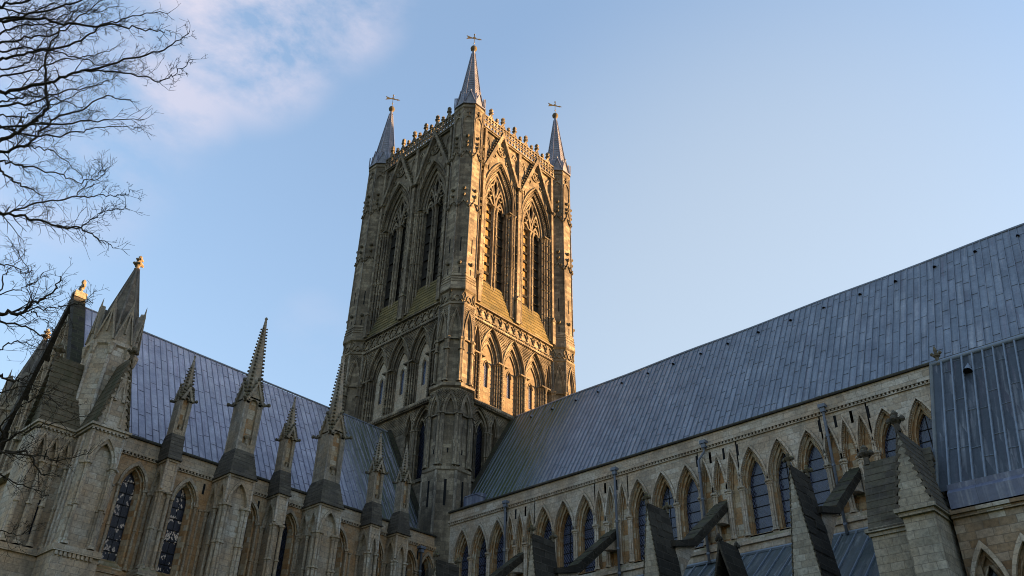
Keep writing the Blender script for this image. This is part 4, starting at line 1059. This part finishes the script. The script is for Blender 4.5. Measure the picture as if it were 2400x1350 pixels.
# clasping buttresses of the front corner
def lancets(mb, cs, w, zs, h, z0, d, fd):
    for c in cs:
        mb.band(arch(c,w+.08,zs,h+.2),arch(c,w-.02,zs,h-.02),d-.02,d+.2); mb.band(arch(c,w-.02,zs,h-.02),arch(c,w-.13,zs,h-.26),d-.02,d+.1)
        for sg in (-1,1): mb.shaft(c+sg*w,d+.12,z0,zs,.11,((z0+zs)/2-.1,),.32,7)
for sy in (1,-1):
    f = lambda u,d,z: (u, d*sy, z)
    m = MB(f); m.box(33.78,35.57,7.0,9.82,14.4,20.75); m.aplate(33.75,35.6,18.85,20.75,arch(34.68,.68,18.85,1.5),10.0); m.soffit(arch(34.68,.68,18.85,1.5),9.82,10.0)
    for a_,b_ in ((33.75,33.77),(35.58,35.6)): m.box(a_,b_,9.7,9.99,18.85,20.74)
    m.box(33.65,35.7,7.0,10.1,20.75,20.9); m.box(33.55,35.8,6.9,10.2,20.9,21.03)
    m.box(33.45,35.75,7.0,10.15,0,14.1); m.box(33.4,35.85,7.0,10.3,14.1,14.42)
    m.box(35.6,37.65,5.9,7.8,14.4,20.75)
    for k_,c_ in enumerate((35.95,36.6,37.25)): m.aplate(c_-.325 if k_ else 35.6,c_+.325 if k_ < 2 else 37.65,18.9,20.75,arch(c_,.29,18.9,1.45),8.0); m.soffit(arch(c_,.29,18.9,1.45),7.8,8.0)
    m.box(37.55,37.67,7.5,7.99,14.42,20.74)
    m.box(35.6,37.75,5.8,8.1,20.75,20.9); m.box(35.6,37.85,5.7,8.2,20.9,21.03)
    m.box(35.6,38.0,5.8,8.15,0,14.1); m.box(35.6,38.1,5.7,8.3,14.1,14.42)
    k_ = 33.8
    while k_ < 35.6: m.box(k_,k_+.1,10.0,10.14,20.66,20.76); m.box(k_,k_+.13,10.1,10.26,13.9,14.1); k_ += .22
    k_ = 35.7
    while k_ < 37.6: m.box(k_,k_+.1,8.0,8.14,20.66,20.76); k_ += .22
    lancets(m,[34.68],.68,18.85,1.5,14.5,10.0,1)
    lancets(m,[35.95,36.6,37.25],.31,18.9,1.5,14.5,8.0,1)
    for q in (33.85,35.5): m.shaft(q,9.9,14.45,18.85,.12,(16.5,),.35,8); m.shaft(q+(.2 if q < 34 else -.2),9.9,14.45,18.85,.1,(16.5,),.35,8); m.tube([(q,9.98,18.9),(q,9.98,20.7)],.07,6)
    m.tube([(35.6,9.2,14.5),(35.6,9.2,20.6)],.09,6); m.tube([(35.6,8.6,14.5),(35.6,8.6,20.6)],.09,6)
    m.tube([(37.6,8.0,14.5),(37.6,8.0,20.6)],.1,6)
    cb = part(m,'corner_buttress',TRANS,trans)
    m = MB(f); m.box(36.15,36.38,7.77,7.815,15.2,17.0); sub(m,'slit_window',GLASST,cb)
    m = MB(f); m.prism([(33.78,21.0),(35.58,21.0),(34.68,25.3)],7.5,9.98); m.band(arch(34.68,.22,22.6,1.1,4),arch(34.68,.14,22.6,.9,4),9.96,10.06)
    for q in (-.22,.22): m.shaft(34.68+q*1.9,10.02,21.1,22.8,.06,(),.25,6); m.shaft(34.68+q*1.0,10.02,22.6,24.0,.05,(),.2,6)
    sub(m,'gable_front',TRANS,cb)
    m = MB(f); n = 12
    for sg in (-1,1):
        for k in range(n):
            t0,t1 = k/n,(k+1)/n; zr,ze,W2 = 25.45,20.98,1.0
            m.prism([(34.68+sg*W2*t0,zr-(zr-ze)*t0),(34.68+sg*(W2*t1+.02),zr-(zr-ze)*t1),(34.68+sg*W2*t1,zr-(zr-ze)*t1-.03),(34.68+sg*max(0,W2*t0-.16),zr-(zr-ze)*t0-.15)],7.6,10.08)
    m.lathe(34.68,9.95,[(.12,25.3),(.1,25.6),(.22,25.7),(.24,25.8),(.1,25.88),(.16,26.0),(.04,26.15)],6)
    for q in (-.24,.24): m.lump(34.68+q,9.95,25.8,.12,.12); m.lump(34.68,9.95+q,25.8,.12,.12)
    sub(m,'saddleback_cap',SLOPEST,cb)
    m = MB(); n = 12; fx = lambda u,d,z: (d, u*sy, z); m.fn = fx
    for sg in (-1,1):
        for k in range(n):
            t0,t1 = k/n,(k+1)/n; zr,ze,W2 = 25.4,20.98,1.12
            m.prism([(6.95+sg*W2*t0,zr-(zr-ze)*t0),(6.95+sg*(W2*t1+.035),zr-(zr-ze)*t1),(6.95+sg*W2*t1,zr-(zr-ze)*t1-.05),(6.95+sg*max(0,W2*t0-.16),zr-(zr-ze)*t0-.15)],35.4,37.8)
    m.lathe(6.95,37.65,[(.14,25.2),(.12,25.55),(.25,25.68),(.27,25.8),(.1,25.9),(.17,26.02),(.04,26.2)],6)
    for q in (-.26,.26): m.lump(6.95+q,37.65,25.8,.13,.13); m.lump(6.95,37.65+q,25.8,.13,.13)
    m.prism([(5.95,21.0),(7.95,21.0),(6.95,25.2)],35.6,37.6)
    sub(m,'mossy_saddleback_cap',SLOPEST,cb)
# ------------------------------------------------------------------ pinnacled buttresses of the transept
def spirelet(mb, kb, cx, cy, z0, z1, r0, step, kr):
    """tapering crocketed spire, square set diagonally to octagon"""
    mb.lathe(cx,cy,[(r0,z0),(r0*.12,z1-.12),(r0*.2,z1-.08),(r0*.1,z1)],8,.5)
    z = z0 + .1; j = 0
    while z < z1 - .7:
        t = (z-z0)/(z1-z0); r = r0*(1-t*.88)
        for k in range(4):
            a = math.pi/4 + k*math.pi/2
            kb.lump(cx+(r+kr*.5)*math.cos(a), cy+(r+kr*.5)*math.sin(a), z, kr*(1-.45*t), kr*.8*(1-.4*t))
        z += step*(1-.3*t); j += 1
    for q,s in ((.62,1.25),(.36,1.0),(.04,.9)): kb.lathe(cx,cy,[(kr*.3,z1-q-.1),(kr*s,z1-q),(kr*s*.8,z1-q+.06),(kr*.3,z1-q+.1)],6)
def pinnacle(e, cx, hx, y0, y1, zb, zg, za, zt, kr, step):
    m = MB(); cy = (y0+y1)/2; nw = hx*.52
    # shaft with a niche cut in the front
    m.box(cx-hx,cx+hx,y0,y1-.22,zb,zg+.1)
    for sg in (-1,1): m.box(min(cx+sg*nw,cx+sg*hx),max(cx+sg*nw,cx+sg*hx),y1-.22,y1,zb,zg+.1)
    m.box(cx-nw,cx+nw,y1-.22,y1-.02,zb,zb+(zg-zb)*.16)
    A = arch(cx,nw,zg-nw*.6,nw*1.2,5); m.aplate(cx-hx,cx+hx,zg-nw*.6,zg+.3,A,y1); m.soffit(A,y1-.22,y1)
    for a in (-1,1):
        for b in (y0,y1): m.tube([(cx+a*hx,b,zb),(cx+a*hx,b,zg)],hx*.1,5)
    # gablets on the four sides
    for f in ((lambda u,d,z: (cx+u,y1+d,z)),(lambda u,d,z:(cx+u,y0-d,z)),(lambda u,d,z:(cx+hx+d,cy+u,z)),(lambda u,d,z:(cx-hx-d,cy+u,z))):
        g_ = MB(f); hh = hx*1.12
        for sg in (-1,1): g_.prism([(sg*hh,zg-.05),(sg*(hh-.18),zg-.05),(0,za-.32),(0,za)],-.25,.12)
        g_.prism([(-hh+.1,zg+.2),(hh-.1,zg+.2),(0,za-.15)],-.5,.0)
        m.rot_from(g_)
    kb = MB()
    spirelet(m,kb,cx,cy,zg+.35,zt,hx*1.0,step,kr)
    for f in ((lambda u,d:(cx+u,y1+d)),(lambda u,d:(cx+u,y0-d)),(lambda u,d:(cx+hx+d,cy+u)),(lambda u,d:(cx-hx-d,cy+u))):
        for k in range(5):
            t = k/5
            for sg in (-1,1): kb.lump(*f(sg*hx*1.15*(1-t),.05),zg+.05+(za-zg)*t,kr*.95,kr)
        kb.lump(*f(0,.06),za+.05,kr*1.1,kr*1.3)
    for a in (-1,1):
        for b in (-1,1):
            px,py = cx+a*hx*1.0, cy+b*(y1-y0)/2
            kb.tube([(px,py,zg-.08),(px+a*hx*.42,py+b*hx*.42,zg-.02)],kr*.9,5); kb.lump(px+a*hx*.5,py+b*hx*.5,zg,kr*1.2,kr*1.2)
    m.rot_from(kb,mi=1); P = part(m,'pinnacle',[PINN,CROCKET],e)
    nb = MB(); nb.box(cx-nw,cx+nw,y1-.3,y1-.205,zb+.1,zg+nw*.5); sub(nb,'niche',OCHRE,P)
    pd = MB(); hz = zb+(zg-zb)*.16; r = nw*.5; pd.lathe(cx,y1-.04,[(r*.55,hz),(r*.5,hz+r*2.0),(r*.6,hz+r*2.1),(r*1.25,hz+r*3.0),(r*1.35,hz+r*3.3),(r*1.2,hz+r*3.5)],8); sub(pd,'pedestal',PINN,P)
BL = [(30.4,.31,9.12,'narrow pinnacled buttress nearest the spired corner turret of the transept',0),
      (26.25,.83,9.87,'broad buttress with the tallest crocketed pinnacle, left of its tall twin',1),
      (22.82,.33,9.2,'narrow pinnacled buttress standing between the two broad ones',0),
      (19.58,.84,9.87,'broad buttress with a tall pinnacle whose tip shows just left of the tower',1),
      (15.22,.38,9.1,'short-pinnacled buttress third from the tower corner, in front of the valley end of the roof',0),
      (12.68,.5,9.0,'short-pinnacled buttress closest to the foot of the tower',0)]
BL[4] = BL[4][:3] + ('short-pinnacled buttress second from the foot of the tower',0)
for cx,hw,yf,lb_,big in BL:
    e = empty('pinnacled_buttress',(cx,yf-.6,0),lb_,'buttress','pinnacled buttresses along the transept')
    m = MB(); ri = .16
    m.box(cx-hw+ri,cx+hw-ri,7.85,yf-ri,14.4,20.7); m.box(cx-hw-.08,cx+hw+.08,7.95,yf+.08,20.6,20.75)
    m.box(cx-hw-.2,cx+hw+.2,7.95,yf+.2,0,14.05); m.box(cx-hw-.25,cx+hw+.25,7.95,yf+.28,14.05,14.3); m.loft([[(cx-a,7.95,z),(cx+a,7.95,z),(cx+a,yf+b,z),(cx-a,yf+b,z)] for a,b,z in ((hw+.25,.28,14.3),(hw-.05,-.02,14.62))])
    aw_ = hw-.2 if big else hw-.1
    if big: m.aplate(cx-hw,cx+hw,18.9,20.6,arch(cx,aw_,18.9,1.42),yf); m.soffit(arch(cx,aw_,18.9,1.42),yf-ri,yf); m.band(arch(cx,aw_+.1,18.9,1.62),arch(cx,aw_-.02,18.9,1.38),yf-.02,yf+.1)
    elif hw > .36: m.aplate(cx-hw,cx+hw,18.8,20.6,arch(cx,hw-.14,18.8,1.2),yf); m.soffit(arch(cx,hw-.14,18.8,1.2),yf-ri,yf); m.band(arch(cx,hw-.07,18.8,1.34),arch(cx,hw-.17,18.8,1.08),yf-.02,yf+.1)
    else: m.poly([(cx-hw,yf,18.8),(cx+hw,yf,18.8),(cx+hw,yf,20.6),(cx-hw,yf,20.6)]); m.poly([(cx-hw,yf,18.8),(cx+hw,yf,18.8),(cx+hw,yf-.3,18.8),(cx-hw,yf-.3,18.8)])
    rs = .115 if big else .1
    for sg in (-1,1):
        for q,d in (((.1,0.0),(.32,-.04),(-.02,-.24)) if big else ((.06,0.0),(-.02,-.2))): m.shaft(cx+sg*(hw-q), yf+d, 14.45, 18.9 if big else 18.82, rs, (16.65,), .35, 8)
        m.tube([(cx+sg*hw,yf,18.95),(cx+sg*hw,yf,20.6)],.08,6)
        f = lambda u,d,z: (cx+sg*(hw+d),u,z)
        s_ = MB(f); L0 = yf-7.9; n = 2 if big else 1; wd = L0/n/2
        for k in range(n):
            c = 7.9+L0*(k+.5)/n
            s_.aplate(c-wd,c+wd,18.85,20.6,arch(c,wd*.84,18.85,1.42),0); s_.soffit(arch(c,wd*.84,18.85,1.42),-ri,0); s_.band(arch(c,wd*.94,18.85,1.6),arch(c,wd*.8,18.85,1.34),-.02,.1)
            s_.shaft(c-wd+.05,.0,14.45,18.85,.095,(16.65,),.3,7)
        m.rot_from(s_)
    part(m,'pier',TRANS,e)
    # weathered slope between pier and pinnacle
    if big: hx,y0,y1,zb,zg,za,zt = .60,8.2,9.5,22.5,25.85,27.4,32.4
    else: hx,y0,y1,zb,zg,za,zt = .36,8.25,8.95,22.35,24.65,25.55,27.75
    c = MB(); n = 7; zt0 = 20.75
    for k in range(n):
        t0,t1 = k/n,(k+1)/n
        r0 = (hw+.1+(hx+.05-hw-.1)*t0, yf+.12+(y1+.04-yf-.12)*t0, 7.5+(y0-.04-7.5)*t0); r1 = (hw+.1+(hx+.05-hw-.1)*t1, yf+.12+(y1+.04-yf-.12)*t1, 7.5+(y0-.04-7.5)*t1)
        z0_,z1_ = zt0+(zb-zt0)*t0, zt0+(zb-zt0)*t1; e_ = .012
        c.loft([[(cx-r[0]-x_,r[1]+x_,z),(cx+r[0]+x_,r[1]+x_,z),(cx+r[0]+x_,r[2],z),(cx-r[0]-x_,r[2],z)] for r,z,x_ in ((r0,z0_-.02,e_),(r0,z0_+.03,e_),(r1,z1_+.01,0))])
    c.box(cx-hw-.16,cx+hw+.16,7.95,yf+.2,20.72,20.8)
    part(c,'weathered_slope',SOOTD,e)
    pinnacle(e,cx,hx,y0,y1,zb-.05,zg,za,zt,.105 if big else .085,.30 if big else .25)

# ------------------------------------------------------------------ bare tree at the left edge
LIMBS = [
([(50.05,42.28,12.58),(49.65,42.84,12.65),(49.47,43.15,12.72),(49.22,43.59,12.82),(48.76,44.29,12.98),(48.45,44.82,13.12),(48.31,45.23,13.33)],0.05,0.008,1),
([(49.2,43.49,12.91),(48.64,44.14,12.82),(48.29,44.49,12.66),(48.18,44.81,12.73),(48.09,45.17,12.86)],0.022,0.007,0),
([(50.18,41.57,13.8),(49.88,42.02,13.9),(49.36,42.73,14.05),(49.17,43.22,14.32),(48.86,43.7,14.44),(48.43,44.26,14.53)],0.04,0.007,1),
([(50.6,43.18,13.2),(50.18,43.71,13.19),(49.71,44.18,13.07),(49.14,44.84,13.02),(48.88,45.13,12.94),(48.69,45.38,12.89)],0.04,0.007,1),
([(50.62,42.37,14.21),(50.37,42.84,14.21),(50.15,43.33,14.3),(49.87,43.96,14.44)],0.035,0.015,1),
([(50.63,43.45,12.98),(50.17,44.09,13.1),(49.88,44.59,13.25),(49.65,45.06,13.45)],0.03,0.012,1),
([(49.65,41.6,12.15),(49.45,41.91,12.37),(49.29,42.27,12.67),(49.51,42.41,13.17),(49.7,42.59,13.67),(49.68,42.92,14.1),(49.62,43.23,14.48)],0.055,0.01,1),
([(49.41,40.48,12.72),(49.13,40.82,12.85),(49.0,41.24,13.25),(48.71,41.7,13.49),(48.43,42.18,13.78),(48.04,42.46,13.73)],0.045,0.008,1),
([(49.87,42.62,11.64),(49.24,43.27,11.76),(48.72,43.82,11.87),(48.24,44.28,11.95)],0.03,0.006,1),
([(49.68,41.13,12.78),(49.13,41.63,12.6),(48.69,42.23,12.64),(48.42,42.65,12.68),(47.96,43.2,12.65)],0.03,0.006,1),
([(49.13,40.86,12.81),(48.81,41.14,12.77),(48.51,41.3,12.62),(48.18,41.43,12.41)],0.022,0.007,0),
([(49.55,41.85,11.57),(49.22,42.17,11.48),(48.83,42.54,11.38),(48.53,42.79,11.24),(48.29,43.15,11.28),(48.29,43.31,11.38)],0.025,0.006,1),
([(49.22,41.72,10.71),(48.91,42.06,10.63),(48.49,42.45,10.48),(48.16,42.8,10.39),(47.95,42.98,10.24),(47.71,43.19,10.09)],0.038,0.007,1),
([(48.47,42.35,10.54),(48.2,42.73,10.47),(48.08,43.18,10.63),(47.84,43.6,10.62)],0.018,0.006,0),
([(49.12,41.22,10.99),(48.74,41.82,11.12),(48.36,42.4,11.22),(48.11,42.74,11.22),(47.86,43.07,11.2),(47.77,43.29,11.24)],0.025,0.006,1),
([(48.34,42.32,11.28),(48.25,42.49,11.62),(48.17,42.58,11.89)],0.014,0.006,0),
([(48.78,42.41,8.6),(48.57,42.59,8.65),(48.49,42.74,8.82),(48.36,42.89,8.92),(48.31,43.07,9.17),(48.31,43.06,9.25)],0.05,0.007,1),
([(48.59,42.64,8.62),(48.35,42.87,8.72),(48.1,43.09,8.78),(47.92,43.29,8.9),(47.81,43.31,8.91)],0.02,0.005,0),
([(48.47,42.8,8.65),(48.32,42.79,8.62),(48.15,42.76,8.55),(47.99,42.7,8.43)],0.016,0.006,0),
([(48.62,41.86,8.76),(48.33,42.21,8.66),(48.06,42.45,8.47),(48.0,42.57,8.39)],0.028,0.007,1),
([(48.91,41.7,9.81),(48.67,41.96,9.7),(48.52,42.17,9.64)],0.018,0.006,1),
([(48.79,41.65,9.63),(48.74,41.8,9.8),(48.68,41.98,10.0)],0.014,0.006,1),
([(48.48,42.04,9.7),(48.69,41.92,9.9),(48.84,41.87,10.13),(48.84,41.84,10.19)],0.012,0.005,0),
([(48.3,41.75,7.92),(48.11,41.78,7.91),(47.97,41.85,7.99),(47.85,41.96,8.13)],0.035,0.007,1),
([(48.02,42.0,6.79),(47.87,42.2,6.97),(47.71,42.34,7.07),(47.47,42.56,7.18),(47.24,42.78,7.3)],0.03,0.006,1),
([(47.92,41.74,6.76),(47.68,42.14,6.73),(47.43,42.3,6.44),(47.39,42.47,6.39)],0.03,0.008,1),
([(48.03,42.17,6.61),(47.7,42.46,6.6),(47.37,42.74,6.57),(47.07,43.1,6.67)],0.025,0.006,1),
([(47.66,41.18,6.63),(47.34,41.32,6.5),(47.05,41.48,6.43),(46.96,41.49,6.42)],0.02,0.006,1),
([(47.22,40.64,5.94),(46.99,40.84,5.9),(46.9,41.03,6.01)],0.015,0.005,1),
([(48.03,41.67,7.18),(47.98,42.05,7.37),(47.92,42.33,7.45),(47.77,42.78,7.62)],0.022,0.006,1),
([(48.05,41.03,7.98),(47.8,41.38,8.07),(47.49,41.58,7.93),(47.15,41.76,7.73)],0.02,0.005,1),
([(50.22,40.78,14.83),(49.93,41.25,14.85),(49.58,41.78,14.87),(49.37,42.42,15.15),(49.18,42.97,15.37)],0.035,0.008,1),
([(50.06,43.12,11.65),(49.75,43.42,11.78),(49.48,43.76,11.99),(49.16,44.07,12.12),(48.93,44.37,12.34)],0.03,0.006,1),
([(49.99,40.9,13.98),(49.59,41.36,14.15),(49.33,41.73,14.38),(48.9,42.19,14.52),(48.62,42.55,14.73)],0.03,0.006,1),
([(49.48,41.79,11.44),(49.19,41.91,11.27),(48.94,42.08,11.19),(48.65,42.11,10.92)],0.03,0.007,1),
([(49.61,40.08,13.79),(49.26,40.47,13.74),(48.98,41.05,13.97),(48.69,41.6,14.16),(48.52,41.97,14.28)],0.025,0.006,1),
([(48.6,41.01,9.66),(48.4,41.15,9.78),(48.24,41.32,9.96),(48.18,41.39,10.15)],0.018,0.006,1),
([(50.41,42.1,13.88),(50.21,42.43,14.02),(49.91,42.76,14.08),(49.68,43.16,14.26),(49.4,43.51,14.34)],0.028,0.006,1),
([(50.38,42.9,12.85),(50.05,43.22,12.97),(49.6,43.54,12.94),(49.13,43.84,12.88),(48.73,44.13,12.88)],0.025,0.006,1),
([(49.88,41.47,13.0),(49.6,41.79,13.15),(49.26,42.06,13.18),(48.81,42.34,13.11),(48.51,42.51,13.09)],0.024,0.006,1),
([(50.54,41.56,14.91),(50.18,41.88,14.85),(49.87,42.35,15.0),(49.47,42.65,14.87),(49.03,43.22,14.99)],0.026,0.006,1),
([(50.2,42.25,13.06),(49.93,42.62,13.12),(49.9,42.9,13.36),(49.85,43.27,13.66),(49.57,43.63,13.69)],0.024,0.006,1),
([(48.2,40.66,8.86),(48.05,40.91,9.0),(47.82,41.07,8.95),(47.55,41.21,8.85)],0.02,0.006,1)]
TRUNK = (52.88, 36.93)

tree = empty('bare_tree',(TRUNK[0],TRUNK[1],0),'leafless tree whose dark twiggy branches reach in from the left edge','tree')
rt = random.Random(11)
def catmull(P, k=5):
    Q = [Vector(p) for p in P]; out = []
    for i in range(len(Q)-1):
        p0,p1,p2,p3 = Q[max(i-1,0)],Q[i],Q[i+1],Q[min(i+2,len(Q)-1)]
        for j in range(k):
            t = j/k; out.append(.5*((2*p1)+(p2-p0)*t+(2*p0-5*p1+4*p2-p3)*t*t+(3*p1-p0-3*p2+p3)*t*t*t))
    out.append(Q[-1]); return out
tm = MB(); bm_ = MB()
def rv(): return Vector((rt.gauss(0,1),rt.gauss(0,1),rt.gauss(0,1)))
VIEW = (Vector((51.71,56.16,1.65)) - Vector((50.5,42.0,10))).normalized()
def grow(p, d, length, r, lev):
    n = 4 if lev < 2 else 3; pts = [p.copy()]; q = p.copy(); d = d.normalized()
    bend = rv()*.16 + Vector((0,0,.10))
    for i in range(n+1):
        d = (d + bend*.6 + rv()*.13).normalized(); q = q + d*length/(n+1); pts.append(q.copy())
    bm_.tube([tuple(v) for v in pts], r, 4 if r > .008 else 3, True, max(.0024, r*.45))
    if lev >= 3: return
    k = rt.randint(2,4) if lev < 2 else rt.randint(1,3)
    for j in range(k):
        i = rt.randint(1,n); t = (pts[i+1]-pts[i]).normalized()
        side = t.cross(VIEW)*(1 if rt.random() < .5 else -1) + VIEW*rt.gauss(0,.45)
        nd = t*rt.uniform(.55,1.0) + side.normalized()*rt.uniform(.5,1.0)
        grow(pts[i], nd, length*rt.uniform(.38,.7), max(.003,r*.6), lev+1)
for P,r0,r1,att in LIMBS:
    r0 *= .72; r1 *= .8
    C_ = catmull(P, 6); n = len(C_)
    if att:
        a = Vector(P[0]); b = Vector((TRUNK[0],TRUNK[1],max(2.5,a.z-2.8*rt.uniform(.8,1.2)))); mid_ = (a+b)/2 + Vector((0,0,.5)); t_ = (Vector(P[1])-a).normalized()
        base = catmull([b, mid_, a-t_*.5, a],5)
        tm.tube([tuple(v) for v in base], r0*2.1, 6, True, r0)
    for v in range(1,n-1): C_[v] = C_[v] + rv()*.018
    bm_.tube([tuple(v) for v in C_], r0*.9, 6, True, r1)
    tot = sum((b-a).length for a,b in zip(C_,C_[1:])); s = rt.uniform(.02,.12); side_s = 1; acc_ = 0
    i = 0
    for i in range(n-1):
        seg = (C_[i+1]-C_[i]).length
        while s < seg:
            t = (C_[i+1]-C_[i]).normalized(); f = (acc_+s)/tot; p = C_[i]+t*s
            side = t.cross(VIEW)*side_s + VIEW*rt.gauss(0,.5); side_s = -side_s if rt.random() < .8 else side_s
            grow(p, t*rt.uniform(.7,1.1)+side.normalized()*rt.uniform(.45,1.0), rt.uniform(.2,.55)*(1.15-.6*f), max(.005,(r0+(r1-r0)*f)*.38), 1 if rt.random() < .55 else 2)
            s += rt.uniform(.055,.16)
        s -= seg; acc_ += seg
    grow(C_[-1], C_[-1]-C_[-2], .25, r1*.8, 2)
tm.lathe(TRUNK[0],TRUNK[1],[(.62,0),(.42,.5),(.34,3),(.28,7),(.2,11),(.1,15),(.03,18)],10,0,True)
tk_ = part(tm,'trunk',BARK,tree); part(bm_,'crown',BARK,tree)
